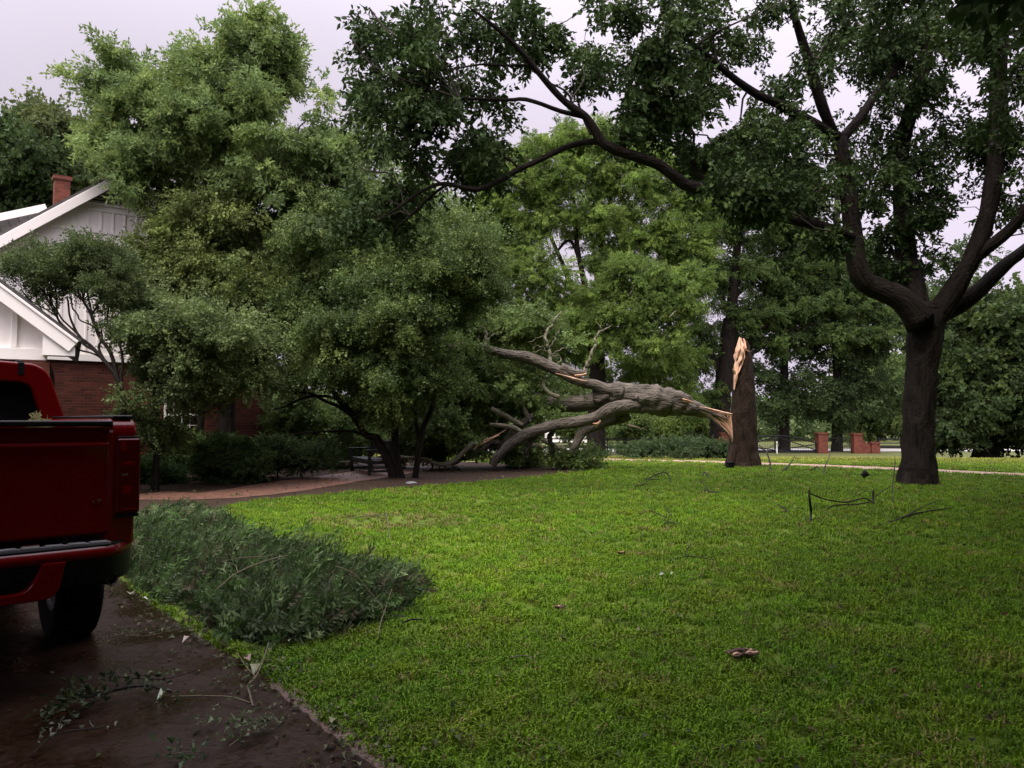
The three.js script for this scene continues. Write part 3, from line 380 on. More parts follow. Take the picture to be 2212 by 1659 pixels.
{ // tree behind the stump
  const b = onGround(1556, 978);
  bigTree('elm_tree', 'dark airy tree standing right behind the splintered stump', b, { seed: 9, spray: 0.5, per: 15, sprigs: SPRIG.broad, scale: 1.2, droop: 0.5, gap: -0.14, gapf: 0.8, tones: [[0.07, 0.115, 0.03], [0.085, 0.135, 0.034], [0.10, 0.155, 0.036]], dens: 3, leaf: M.leaf },
    [[1554, 985, 50], [1555, 940, 44], [1558, 880, 38], [1566, 800, 36], [1572, 740, 36], [1580, 690, 34]],
    [[[1578, 700, 26], [1585, 620, 22], [1592, 540, 18], [1600, 450, 13], [1605, 350, 6]], [[1562, 820, 18], [1545, 780, 15], [1520, 740, 12], [1500, 690, 9], [1480, 640, 6]], [[1590, 745, 12], [1637, 715, 11], [1665, 697, 10], [1695, 682, 9], [1750, 672, 8], [1810, 667, 7], [1882, 682, 4]], [[1584, 640, 12], [1640, 600, 10], [1700, 560, 8], [1760, 530, 5]], [[1580, 690, 14], [1550, 620, 10], [1520, 540, 7], [1500, 470, 4]], [[1566, 790, 10], [1630, 760, 9], [1690, 720, 7], [1750, 700, 4]], [[1600, 470, 8], [1660, 400, 5], [1700, 340, 3]]],
    [[1560, 380, 90, 60, 0, 2, 40], [1640, 390, 90, 60, 0, 2, 40], [1540, 480, 90, 60, 0, 2, 46], [1650, 490, 100, 60, 0, 2, 50], [1740, 460, 80, 60, 0, 2, 30], [1510, 580, 80, 60, 0, 1.8, 34], [1600, 590, 80, 50, 0, 1.8, 32], [1700, 590, 90, 50, 0, 1.8, 34], [1790, 560, 70, 60, 0, 1.8, 22], [1530, 690, 80, 60, 0, 1.6, 30], [1640, 680, 80, 40, 0, 1.6, 24], [1740, 660, 90, 40, 0, 1.6, 26], [1840, 640, 80, 50, 0, 1.6, 26], [1820, 720, 90, 36, 0, 1.4, 26], [1490, 780, 60, 60, 0, 1.4, 22], [1900, 720, 70, 40, 0, 1.4, 18], [1700, 740, 80, 30, 0, 1.4, 14], [1640, 300, 70, 50, 0, 1.6, 22], [1520, 850, 50, 40, 0, 1.2, 12], [1890, 660, 60, 40, 1, 1.4, 16], [1700, 620, 90, 60, 1, 1.6, 18], [1780, 680, 90, 50, 1, 1.6, 16], [1520, 760, 50, 50, 1, 1.2, 12], [1850, 560, 70, 50, 1, 1.4, 12]]);
}
{ // dark tree at the right edge
  const b = at(2128, 992, 40); b.y = hgt(b.x, b.z);
  bigTree('shade_tree', 'dense dark tree near the right edge, bright green on top, behind the forked oak', b, { seed: 11, spray: 0.9, per: 18, sprigs: SPRIG.far, droop: 0.4, gap: -0.3, tones: [[0.034, 0.06, 0.014], [0.042, 0.07, 0.017], [0.06, 0.092, 0.02]] },
    [[2128, 992, 46], [2128, 940, 40], [2130, 860, 34], [2135, 780, 24], [2140, 700, 10]], [[[2130, 880, 18], [2080, 800, 12], [2050, 740, 6]], [[2132, 860, 18], [2190, 790, 12], [2230, 740, 6]]],
    [[2150, 660, 70, 40, 0, 2, 34], [2210, 690, 70, 60, 0, 2, 44], [2110, 720, 70, 50, 0, 2, 44], [2170, 760, 90, 60, 0, 2.5, 60], [2060, 790, 60, 60, 0, 2, 36], [2120, 830, 80, 60, 0, 2.5, 54], [2210, 850, 80, 70, 0, 2.5, 60], [2060, 870, 70, 60, 0, 2, 44], [2150, 900, 100, 40, 0, 2, 44], [2230, 930, 60, 40, 0, 2, 26], [2040, 930, 50, 30, -1, 1.6, 20], [2280, 800, 80, 100, 0, 2.5, 50]]);
}
// the trees past the gate and the road
[[1350, 950, 78, 40, 'round pale tree over the road, right of the fanned tree trunk'], [1425, 945, 84, 36, 'pale tree beyond the road between the two dark trunks'], [1500, 940, 76, 46, 'bright tree hanging over the left brick pier of the gate'], [1885, 955, 80, 60, 'tree behind the curved brick wall right of the gate'], [1242, 940, 82, 40, 'pale tree half hidden by the fallen limbs, beside the far white house'], [1960, 955, 78, 60, 'far tree behind the forked oak trunk']].forEach(([px, py, d, w, label], i) => {
  const b = at(px, 970, d); b.y = hgt(b.x, b.z); const r = rng(i * 77 + 5), k = i === 2 ? 1.3 : 1, big = px > 1800, top = big ? 770 : 890;
  const bl = []; const n = big ? 8 : 5; for (let j = 0; j < n; j++) bl.push([px + (r() - 0.5) * w * 1.8, lerp(top, 930, (j + 0.5) / n), w * (0.65 + 0.3 * r()), big ? 34 : 20, (r() - 0.5) * 3, 2.2, big ? 26 : 18]);
  bigTree('roadside_tree', label, b, { seed: 30 + i, spray: 1.05, per: 13, sprigs: SPRIG.far, scale: 1.15, droop: 0.35, gap: -0.2, tones: [[0.105 * k, 0.16 * k, 0.045], [0.09, 0.14, 0.04], [0.135 * k, 0.19 * k, 0.05]] }, [[px, 978, big ? 24 : 12], [px, 960, big ? 20 : 10], [px + 2, 930, big ? 18 : 9], [px, 880, 10], [px, top + 20, 4]], big ? [[[px, 950, 12], [px - 30, 900, 9], [px - 50, 850, 4]], [[px, 950, 12], [px + 34, 905, 9], [px + 56, 850, 4]]] : [], bl);
});
{ // the far wood that closes the view
  const r = rng(99), list = [];
  for (let i = 0; i < 5200; i++) { const x = lerp(-60, 110, r()), z = -lerp(98, 116, r()), top = 5.2 + 2.6 * fbm(x * 0.09, 1, 0, 3) + (x > 45 ? 3 : 0), y = hgt(x, z) + Math.pow(r(), 0.7) * top; const q = new THREE.Quaternion().setFromEuler(new THREE.Euler(r() * 3, r() * 6, r() * 3)), s = 2.4 + 1.6 * r(), k = 0.75 + 0.5 * r(); list.push([new THREE.Matrix4().compose(V(x, y, z), q, V(s, s, s)), col(0.13 * k, 0.19 * k, 0.07 * k)]); }
  tag(instances(scene, 'far_woods', SPRIG.far[0], M.leaf, list), 'low far wood closing the view beyond the road', 'woods', null, 'stuff'); leafCount += list.length;
}

// ------------------------------------------------------------------ small trees in front of the house
const WETG = [[0.045, 0.078, 0.022], [0.055, 0.092, 0.026], [0.065, 0.105, 0.030], [0.038, 0.068, 0.020]];
{ // many-stemmed tree in the mulch bed
  const b = onGround(872, 1033), D = -b.z;
  const t = new Tree('many_stemmed_tree', 'low dark many-stemmed tree rooted in the mulch bed, branches drooping around the bench', 'tree', b, { seed: 13, spray: 0.42, per: 26, sprigs: SPRIG.small, scale: 1.15, droop: 0.55, gap: -0.2, gapf: 0.6, tones: [[0.08, 0.125, 0.030], [0.10, 0.15, 0.036], [0.13, 0.18, 0.045], [0.065, 0.105, 0.028]], leaf: M.leafWet, bark: M.barkDark });
  const S = (l, o) => t.limb('stem', l, D, { step: 0.1, rough: 0.12, ...o });
  S([[852, 1038, 24], [842, 1006, 20], [830, 978, 19], [812, 946, 17], [789, 938, 15], [770, 906, 14], [736, 868, 12], [703, 826, 10], [661, 796, 8], [596, 777, 5]]);
  S([[866, 1036, 20], [858, 1000, 17], [854, 960, 16], [852, 900, 14], [850, 860, 12], [856, 790, 10], [846, 700, 7], [830, 600, 4]]);
  S([[896, 1038, 16], [900, 1005, 14], [904, 970, 13], [910, 935, 12], [928, 892, 11], [944, 850, 9], [946, 800, 7], [930, 740, 5], [905, 680, 3]]);
  S([[905, 960, 7], [900, 920, 7], [895, 870, 6], [905, 780, 5], [900, 680, 3]]);
  S([[766, 902, 9], [735, 880, 8], [700, 865, 7], [670, 850, 6], [640, 848, 5], [600, 842, 4], [560, 838, 3]]);
  S([[770, 905, 8], [740, 868, 7], [690, 855, 6], [650, 862, 5], [610, 880, 4], [580, 885, 3]]);
  S([[790, 940, 8], [760, 932, 6], [715, 932, 5], [650, 936, 4], [600, 946, 3], [570, 955, 2]]);
  for (const a of [[770, 475, 100, 60, .6, 1.2, 40], [880, 455, 100, 50, .6, 1.2, 34], [990, 510, 80, 56, .6, 1.1, 28], [1020, 570, 60, 60, .4, 1, 22], [800, 620, 120, 70, 0, 1.4, 60], [900, 560, 110, 60, 0, 1.4, 44], [940, 600, 80, 60, 0, 1.3, 38], [700, 520, 100, 60, 0, 1.3, 44], [850, 490, 110, 50, 0, 1.3, 40], [740, 700, 120, 60, -.6, 1.4, 64], [860, 690, 100, 66, -.6, 1.4, 56], [640, 640, 90, 60, 0, 1.2, 40], [880, 745, 50, 60, 0, 1.1, 18], [660, 730, 90, 50, -.6, 1.2, 40], [820, 800, 90, 60, -.7, 1.2, 42], [740, 790, 100, 46, -.5, 1.1, 34], [905, 830, 30, 40, 0, 1, 8], [945, 790, 44, 60, -.3, .6, 14], [930, 730, 50, 50, -.3, .6, 12], [990, 655, 50, 34, .4, 1, 12], [610, 800, 60, 36, 0, .9, 16], [850, 870, 60, 40, -.5, .9, 16], [780, 570, 100, 50, 0, 1.2, 34], [700, 600, 90, 60, .5, 1.2, 34], [820, 880, 60, 40, .5, .8, 12], [1040, 600, 60, 60, .5, 1, 20], [680, 830, 70, 36, .3, .9, 16]]) t.blob(a[0], a[1], a[2], a[3], D + a[4], a[5], a[6]);
  t.finish();
}
{ // olive tree in front of the gable
  const d = 20.5, b = at(430, 1000, d); b.y = 0;
  const t = new Tree('olive_toned_tree', 'round olive green tree covering the right half of the white gable', 'tree', b, { seed: 15, spray: 0.5, per: 24, sprigs: SPRIG.small, scale: 1.35, droop: 0.35, gap: -0.25, gapf: 0.5, tones: [[0.115, 0.155, 0.036], [0.13, 0.17, 0.04], [0.10, 0.138, 0.034], [0.15, 0.185, 0.046]], leaf: M.leafWet });
  t.limb('trunk', [[430, 1010, 18], [432, 930, 15], [440, 830, 13], [445, 740, 11], [440, 650, 7]], d); t.limb('limb', [[442, 780, 9], [500, 680, 7], [560, 600, 5], [620, 540, 3]], d); t.limb('limb', [[442, 760, 8], [400, 660, 6], [370, 570, 3]], d);
  for (const a of [[350, 560, 50, 40, 0, 1, 20], [420, 500, 70, 46, 0, 1.2, 36], [500, 475, 90, 46, 0, 1.3, 44], [590, 490, 90, 50, 0, 1.3, 44], [660, 540, 80, 60, 0, 1.2, 36], [390, 600, 80, 56, 0, 1.2, 42], [470, 560, 100, 66, 0, 1.4, 62], [570, 560, 100, 66, 0, 1.4, 60], [330, 640, 50, 46, 0, 1, 20], [430, 650, 90, 56, 0, 1.2, 48], [540, 640, 90, 56, 0, 1.2, 48], [290, 610, 40, 40, 0, .8, 12], [640, 640, 80, 60, 0, 1.2, 36]]) t.blob(a[0], a[1], a[2], a[3], d + a[4], a[5], a[6]);
  t.finish();
}
{ // nearer leafy tree by the window
  const d = 16.5, b = at(337, 1000, d); b.y = 0;
  const t = new Tree('window_tree', 'leafy small tree with branches hanging down left of the house window', 'tree', b, { seed: 17, spray: 0.4, per: 24, sprigs: SPRIG.small, scale: 1.15, droop: 0.6, gap: -0.22, gapf: 0.6, tones: [[0.09, 0.13, 0.038], [0.105, 0.15, 0.044], [0.13, 0.175, 0.054], [0.078, 0.115, 0.034]], leaf: M.leafWet });
  t.limb('trunk', [[334, 1062, 18], [337, 1000, 14], [340, 930, 13], [336, 860, 11], [345, 780, 8], [380, 700, 5]], d, { radial: 8 }); t.limb('limb', [[338, 870, 8], [300, 800, 6], [280, 720, 4]], d); t.limb('limb', [[340, 830, 8], [420, 770, 6], [490, 730, 4]], d);
  for (const a of [[330, 700, 50, 46, 0, .9, 22], [375, 710, 80, 54, 0, 1.1, 46], [450, 700, 80, 56, 0, 1.1, 44], [525, 720, 70, 56, 0, 1, 32], [340, 775, 56, 50, 0, .9, 28], [400, 775, 76, 56, 0, 1, 40], [475, 785, 76, 54, 0, 1, 36], [335, 850, 50, 46, 0, .8, 22], [410, 840, 50, 34, 0, .8, 14], [312, 890, 30, 40, 0, .7, 12], [345, 905, 28, 46, .6, .6, 10], [540, 795, 60, 46, .5, .8, 18], [318, 640, 36, 44, 0, .8, 12]]) t.blob(a[0], a[1], a[2], a[3], d + a[4], a[5], a[6]);
  t.finish();
}
{ // crape myrtle with bare twisting stems against the white wall
  const d = 15.5, b = at(272, 1000, d); b.y = 0;
  const t = new Tree('crape_myrtle', 'crape myrtle with bare twisting dark stems in front of the white siding', 'tree', b, { seed: 19, spray: 0.2, per: 22, sprigs: SPRIG.small, scale: 0.75, droop: -0.25, gap: -0.3, gapf: 0.7, tones: [[0.055, 0.085, 0.024], [0.07, 0.105, 0.028], [0.08, 0.115, 0.03]], leaf: M.leafWet, bark: M.blackTwig });
  const S = l => t.limb('stem', l, d, { step: 0.08, rough: 0.16, radial: 7 });
  S([[276, 1062, 15], [272, 960, 13], [262, 860, 12], [250, 812, 11], [225, 779, 9], [205, 757, 8], [185, 746, 6], [160, 724, 6], [139, 706, 6], [127, 692, 5], [123, 680, 5], [123, 654, 4], [118, 610, 3]]);
  S([[225, 779, 7], [200, 750, 6], [186, 738, 6], [172, 728, 6], [158, 702, 5], [150, 680, 4], [148, 660, 4], [145, 640, 3]]);
  S([[185, 744, 5], [176, 731, 5], [165, 718, 5], [148, 703, 4], [133, 688, 4], [122, 668, 3], [110, 654, 3], [106, 630, 2]]);
  S([[262, 860, 9], [250, 800, 8], [240, 765, 8], [231, 749, 7], [216, 730, 7], [206, 703, 7], [200, 688, 7], [196, 678, 6], [184, 657, 5], [171, 635, 4], [160, 610, 3]]);
  S([[208, 710, 4], [196, 702, 3], [182, 696, 3], [172, 691, 3], [167, 678, 3], [157, 667, 3], [155, 655, 3], [150, 634, 2]]);
  S([[225, 779, 5], [210, 768, 4], [192, 761, 4], [175, 757, 4], [159, 750, 3]]); S([[139, 708, 4], [122, 705, 4], [112, 708, 4], [104, 695, 3], [95, 678, 4], [88, 666, 3], [81, 652, 3], [76, 630, 2]]);
  S([[112, 709, 3], [108, 716, 3], [110, 705, 2], [101, 690, 2]]); S([[196, 680, 5], [206, 668, 4], [212, 655, 4], [218, 640, 3], [225, 615, 2]]); S([[225, 777, 6], [216, 760, 5], [213, 747, 5], [220, 735, 4], [219, 712, 3]]);
  S([[268, 880, 8], [262, 820, 7], [265, 780, 6], [258, 745, 5], [240, 720, 5], [232, 690, 4], [238, 650, 3]]); S([[203, 697, 4], [196, 665, 4], [192, 650, 3], [188, 632, 3], [186, 610, 2]]);
  for (const a of [[62, 555, 16, 14, 0, .3, 6], [98, 540, 18, 18, 0, .3, 7], [148, 548, 16, 20, 0, .3, 7], [186, 528, 16, 20, 0, .3, 8], [30, 578, 20, 12, 0, .3, 6], [222, 545, 18, 16, 0, .3, 6], [48, 588, 26, 14, 0, .4, 10], [75, 595, 40, 24, 0, .5, 18], [100, 575, 36, 22, 0, .5, 16], [130, 590, 44, 30, 0, .6, 24], [165, 570, 34, 28, 0, .6, 18], [190, 550, 24, 22, 0, .5, 12], [210, 580, 40, 30, 0, .6, 22], [250, 565, 40, 30, 0, .6, 20], [105, 625, 30, 22, 0, .5, 10], [160, 620, 44, 24, 0, .6, 18], [230, 625, 40, 26, 0, .6, 16], [45, 625, 14, 10, 0, .3, 3], [60, 645, 14, 10, 0, .3, 3], [270, 600, 30, 30, 0, .5, 12], [236, 690, 20, 20, 0, .4, 4], [280, 800, 20, 20, 0, .4, 3]]) t.blob(a[0], a[1], a[2], a[3], d + a[4], a[5] * 0.8, Math.round(a[6] * 0.48));
  t.finish();
}

// ------------------------------------------------------------------ the stump and the trunk that broke off it
{
  const b = onGround(1604, 1008), D = -b.z;
  const t = new Tree('splintered_stump', 'tall broken tree stump with pale splintered wood on its left side', 'tree stump', b, { seed: 23, bark: M.barkStump });
  const prof = [[1604, 1018, 76], [1604, 1004, 70], [1606, 975, 60], [1606, 930, 56], [1606, 880, 51], [1606, 830, 47], [1605, 790, 41], [1606, 768, 36], [1608, 750, 24], [1609, 736, 12]];
  t.add('trunk', t.pts(prof, D), { radial: 26, step: 0.06, rough: 0.07, flare: 0.10, max: 80 });
  // splinters: ragged tapered blades of raw wood
  const blade = (list, o = {}) => { const pts = t.pts(list, D); const g = limbGeo(pts, { radial: o.radial ?? 6, rough: 0.35, step: 0.05, freq: 5, seed: list[0][0], flat: o.flat ?? 0.35 }); g.translate(-b.x, -b.y, -b.z); const u = g.attributes.uv; for (let i = 0; i < u.count; i++) u.setXY(i, u.getX(i) * 0.25, u.getY(i)); return g; };
  const add = (name, geo, label) => { const m = part(t.g, name, geo, M.rawWood); if (label) m.userData.label = label; };
  const f = D - 0.22;
  add('splinter', blade([[1586, 842, 4, f], [1588, 820, 12, f], [1590, 800, 16, f], [1593, 780, 23, f], [1597, 764, 32, f], [1599, 752, 30, f], [1599, 742, 18, f], [1600, 730, 5, f]], { radial: 9, flat: 0.3 }), 'pale torn wood running up the left side');
  add('splinter', blade([[1590, 778, 5, f - .05], [1593, 760, 19, f - .05], [1595, 748, 15, f - .05], [1598, 728, 4, f - .05]])); add('splinter', blade([[1606, 770, 8, f], [1608, 752, 16, f], [1608, 742, 12, f], [1606, 731, 5, f]]));
  add('splinter', blade([[1589, 812, 3, f - .04], [1586, 801, 7, f - .06], [1583, 797, 3, f - .08]])); add('splinter', blade([[1588, 830, 4, f - .02], [1590, 812, 11, f - .07], [1600, 790, 9, f - .08], [1606, 772, 11, f - .05], [1607, 760, 4, f - .05]]));
  add('splinter', blade([[1606, 756, 7, f], [1612, 757, 7, f - .05], [1619, 760, 4, f - .1]]));
  const s2 = limbGeo(t.pts([[1603, 765, 7, D - .05], [1604, 750, 10, D - .05], [1604, 740, 9, D - .05], [1603, 729, 3, D - .05]], D), { radial: 6, rough: 0.3, step: 0.05 }); s2.translate(-b.x, -b.y, -b.z); part(t.g, 'bark_shard', s2, M.barkStump);
  const s3 = limbGeo(t.pts([[1610, 766, 8, D - .1], [1611, 750, 10, D - .1], [1612, 738, 4, D - .12]], D), { radial: 6, rough: 0.3, step: 0.05 }); s3.translate(-b.x, -b.y, -b.z); part(t.g, 'bark_shard', s3, M.barkStump);
  // root swellings
  for (const [x0, x1, w] of [[1590, 1572, 22], [1618, 1640, 24], [1604, 1600, 26]]) { const g = limbGeo([[...t.pts([[x0, 965, 20]], D - .15)[0]], ...t.pts([[lerp(x0, x1, .6), 995, w]], D - .28), ...t.pts([[x1, 1014, w * .8]], D - .4)], { radial: 8, step: 0.08, rough: 0.12, seed: x0 }); g.translate(-b.x, -b.y, -b.z); part(t.g, 'root', g, M.barkStump); }
}
{
  const D = 23.2, b = at(1290, 998, D); b.y = hgt(b.x, b.z);
  const t = new Tree('fallen_tree', 'broken tree trunk lying across the bed with torn limbs, still hanging on the stump', 'fallen tree', b, { seed: 29, spray: 0.42, per: 20, sprigs: SPRIG.broad, scale: 0.95, droop: 0.3, gap: -0.22, gapf: 0.7, tones: [[0.10, 0.155, 0.038], [0.12, 0.18, 0.046], [0.145, 0.205, 0.055], [0.085, 0.135, 0.036]], leaf: M.leafWet, bark: M.barkFallen });
  const z = (x, y) => [877.8 + x * 0.3596, 630.9 + y * 0.3596];
  const Z = (l, dz = 0) => l.map(([x, y, w, dd]) => { const q = z(x, y); return [q[0], q[1], w * 0.3596, D + dz + (dd ?? 0)]; });
  const A = (name, l, o = {}, dz = 0) => t.add(name, t.pts(Z(l, dz), D), o);
  A('trunk', [[1925, 762, 14, .2], [1850, 736, 44, .2], [1780, 716, 70, .2], [1700, 690, 112, .1], [1640, 672, 142, 0], [1560, 656, 170, 0], [1470, 648, 186, 0], [1390, 636, 160, 0], [1310, 630, 150, 0], [1240, 622, 150, 0], [1190, 620, 130, 0], [1130, 626, 110, .1]], { radial: 26, step: 0.05, rough: 0.2, freq: 3.4, max: 140 });
  A('limb', [[1300, 612, 90, -.2], [1210, 590, 76, -.2], [1130, 556, 64, -.2], [1070, 546, 60, -.2], [1000, 520, 64, -.2], [930, 478, 66, -.2], [850, 444, 70, -.1], [780, 412, 72, -.1], [710, 390, 70, 0], [640, 380, 64, 0], [570, 366, 58, .1], [500, 346, 50, .2], [420, 332, 42, .3], [330, 322, 36, .4], [230, 326, 30, .6], [120, 332, 24, .8], [0, 320, 18, 1]], { radial: 14, step: 0.08, rough: 0.1, max: 90 });
  A('limb', [[1220, 650, 110, .5], [1120, 662, 100, .7], [1000, 674, 96, .8], [900, 676, 90, .9], [820, 652, 84, 1], [740, 630, 76, 1], [650, 608, 66, 1.1], [560, 580, 56, 1.2], [460, 550, 44, 1.4], [360, 500, 32, 1.6]], { radial: 12, step: 0.12, rough: 0.1 });
  A('limb', [[1470, 672, 60, 0], [1390, 680, 88, -.15], [1300, 688, 90, -.35], [1210, 712, 80, -.5], [1140, 752, 70, -.5], [1060, 776, 66, -.5], [960, 788, 66, -.5], [880, 804, 66, -.5], [800, 828, 66, -.5], [720, 856, 68, -.5], [650, 900, 66, -.5], [590, 946, 60, -.5], [540, 1000, 52, -.5], [515, 1040, 46, -.5]], { radial: 13, step: 0.08, rough: 0.11, max: 80 });
  A('limb', [[1330, 720, 100, .2], [1260, 750, 90, .3], [1190, 780, 76, .4], [1110, 810, 64, .5], [1060, 840, 54, .5], [1030, 890, 50, .4], [1010, 930, 44, .3], [985, 975, 38, .2]], { radial: 11, step: 0.1, rough: 0.12 });
  A('limb', [[760, 740, 46, .3], [700, 786, 50, .2], [650, 830, 50, .1], [600, 900, 46, 0], [560, 960, 40, 0]], { step: 0.1 });
  const kr = rng(77), kink = l => { const o = []; for (let i = 0; i < l.length; i++) { o.push(l[i]); if (i < l.length - 1) { const a = l[i], b = l[i + 1], L = Math.hypot(a[0] - b[0], a[1] - b[1]); for (const t of L > 40 ? [0.33, 0.66] : [0.5]) o.push([lerp(a[0], b[0], t) + (kr() - 0.5) * (6 + L * 0.16), lerp(a[1], b[1], t) + (kr() - 0.5) * (6 + L * 0.16), lerp(a[2], b[2], t) * (0.85 + 0.3 * kr()), lerp(a[3] ?? 0, b[3] ?? 0, t) + (kr() - 0.5) * 0.12]); } } return o; };
  for (const l of [[[700, 640, 50, 1], [600, 660, 44, .9], [480, 690, 38, .8], [380, 740, 32, .7], [300, 800, 26, .6], [220, 850, 20, .5]], [[720, 640, 40, 1], [640, 700, 34, .9], [560, 790, 30, .7], [470, 840, 26, .6], [400, 900, 20, .5], [330, 960, 16, .5]], [[560, 900, 44, 0], [480, 930, 38, .1], [400, 980, 32, .2], [300, 1020, 26, .3], [200, 1040, 20, .4]], [[800, 830, 36, -.4], [760, 880, 34, -.3], [730, 940, 30, -.2], [720, 1000, 26, -.2]], [[900, 800, 30, -.4], [860, 860, 30, -.2], [880, 920, 28, 0], [870, 990, 24, .1]], [[420, 332, 30, .3], [330, 370, 26, .4], [240, 430, 22, .5], [150, 470, 18, .6], [60, 540, 14, .7], [-60, 600, 10, .8]], [[560, 580, 40, 1.2], [430, 600, 34, 1.2], [310, 650, 28, 1.2], [200, 700, 22, 1.2], [80, 760, 16, 1.2]], [[230, 326, 20, .6], [150, 270, 16, .7], [60, 220, 12, .8], [0, 190, 8, .9]]]) A('branch', kink(l), { step: 0.06, rough: 0.12, max: 100, mat: M.barkFallen });
  const pale = { mat: M.barkPale, step: 0.08, rough: 0.08 };
  A('branch', [[700, 800, 30, 0], [650, 776, 34, 0], [590, 740, 34, 0], [510, 700, 34, 0]], pale); A('branch', [[745, 780, 26, .2], [720, 730, 28, .2], [690, 660, 24, .2]], pale); A('branch', [[690, 840, 30, -.2], [640, 815, 32, -.2], [570, 802, 28, -.2], [500, 795, 20, -.2]], pale);
  A('branch', [[660, 590, 60, .9], [600, 575, 56, .9], [570, 570, 48, .9]], pale);
  A('branch', [[420, 895, 30, -.4], [380, 925, 32, -.5], [330, 975, 34, -.5], [285, 1015, 32, -.5], [230, 1034, 30, -.5], [170, 1028, 26, -.5], [110, 1005, 24, -.5], [0, 995, 18, -.5], [-120, 985, 16, -.4], [-260, 1010, 14, -.3], [-420, 1025, 10, -.2]], pale);
  A('branch', [[960, 945, 40, .6], [900, 930, 38, .6], [850, 905, 30, .6], [810, 885, 22, .6]], pale); A('branch', [[830, 940, 26, .5], [780, 920, 28, .5], [740, 930, 24, .5], [700, 950, 18, .5]], pale);
  A('branch', [[270, 735, 24, .1], [200, 765, 24, .1], [150, 790, 22, 0], [120, 840, 20, 0], [100, 910, 18, -.1], [92, 970, 16, -.1]], pale);
  A('branch', [[920, 630, 30, .1], [880, 618, 28, .1], [840, 590, 24, .1], [822, 560, 20, .1], [830, 525, 16, .1]], pale);
  for (const l of [[[865, 430, 22], [862, 370, 20], [845, 325, 22], [832, 270, 19], [845, 235, 16], [880, 190, 15], [908, 145, 14], [930, 115, 9]], [[860, 330, 9], [880, 300, 8], [905, 250, 7], [930, 205, 5]], [[838, 290, 8], [815, 265, 7], [780, 275, 5], [735, 300, 4]], [[1072, 475, 22], [1084, 430, 20], [1104, 392, 18], [1122, 345, 18], [1138, 312, 17], [1134, 278, 14], [1155, 245, 12], [1190, 225, 10], [1230, 202, 6]], [[1175, 228, 7], [1160, 200, 6], [1150, 185, 4]], [[470, 340, 22], [485, 290, 20], [478, 235, 14]], [[488, 285, 10], [515, 262, 8], [550, 240, 5]], [[484, 262, 9], [465, 215, 7], [440, 200, 5]], [[905, 440, 9], [930, 410, 8], [915, 380, 7], [870, 390, 6], [840, 420, 4]], [[860, 385, 8], [900, 355, 7], [950, 335, 5]], [[860, 350, 7], [810, 345, 6], [760, 360, 4]], [[830, 335, 6], [790, 320, 5], [760, 345, 3]], [[1620, 115, 8, 2], [1605, 125, 7, 2], [1580, 150, 5, 2]], [[105, 220, 12, .8], [98, 260, 12, .8], [130, 320, 12, .8]]]) A('dead_branch', kink(l), { mat: M.barkPale, radial: 6, step: 0.04, rough: 0.14, max: 120 });
  A('branch', [[1330, 800, 20, -.6], [1450, 830, 0.5, -.6]].slice(0, 2), { mat: M.deadTwig });
  // torn ends and splinters of raw wood
  const S = (l, o = {}) => { const g = limbGeo(t.pts(Z(l, -.3), D), { radial: 7, rough: 0.3, step: 0.05, freq: 5, flat: o.flat ?? 0.45, seed: l[0][0] }); g.translate(-b.x, -b.y, -b.z); const u = g.attributes.uv; for (let i = 0; i < u.count; i++) u.setXY(i, u.getX(i) * 0.25, u.getY(i)); part(t.g, 'splinter', g, M.rawWood); };
  S([[895, 488, 8, -.2], [940, 500, 16, -.25], [1000, 518, 22, -.25], [1050, 530, 20, -.25], [1092, 534, 12, -.25]]); S([[1010, 500, 20, -.2], [1050, 500, 30, -.2], [1082, 490, 26, -.2]]);
  A('torn_bark', [[930, 450, 50, -.25], [1000, 484, 40, -.3], [1050, 486, 32, -.3], [1086, 480, 22, -.3]], { rough: 0.3, step: 0.05 });
  S([[400, 945, 10, -.2], [450, 912, 30, -.2], [510, 880, 30, -.2], [560, 850, 16, -.2], [600, 826, 6, -.2]]); S([[420, 930, 8, -.25], [480, 885, 16, -.25], [560, 862, 5, -.25]]);
  S([[1610, 626, 10], [1640, 640, 34], [1690, 652, 26], [1725, 664, 12]]); S([[1622, 640, 8], [1660, 655, 20], [1722, 668, 8]]);
  S([[1120, 790, 24, -.3], [1150, 790, 40, -.3], [1165, 770, 20, -.3]]); S([[1120, 800, 10, -.3], [1145, 806, 20, -.3]]);
  S([[1760, 690, 10], [1820, 702, 22], [1880, 716, 24], [1957, 735, 20]]); S([[1800, 700, 8], [1870, 722, 20], [1955, 745, 10]]);
  for (const l of [[[1770, 715, 16], [1810, 735, 20], [1850, 762, 18], [1890, 800, 22], [1925, 840, 24], [1950, 885, 8]], [[1790, 722, 10], [1830, 748, 12], [1880, 775, 14], [1920, 810, 18], [1945, 850, 16], [1958, 900, 6]], [[1830, 728, 10], [1880, 752, 16], [1915, 790, 18], [1940, 830, 20], [1957, 880, 8]], [[1870, 735, 10], [1910, 765, 14], [1935, 800, 16], [1955, 850, 12]], [[1900, 728, 10], [1912, 750, 12], [1930, 775, 14], [1950, 810, 12]], [[1925, 735, 10], [1938, 770, 14], [1952, 800, 10]], [[1945, 740, 14], [1950, 790, 22], [1954, 850, 24], [1956, 900, 8]]]) S(l, { flat: 0.5 });
  A('bark_strip', [[1750, 700, 20, -.35], [1820, 722, 26, -.38], [1880, 748, 20, -.38], [1935, 765, 8, -.35]], { step: 0.05, rough: 0.2, flat: 0.5 }); A('bark_strip', [[1800, 740, 10, -.35], [1860, 785, 12, -.38], [1910, 830, 12, -.38], [1955, 888, 6, -.35]], { step: 0.05, rough: 0.2 });
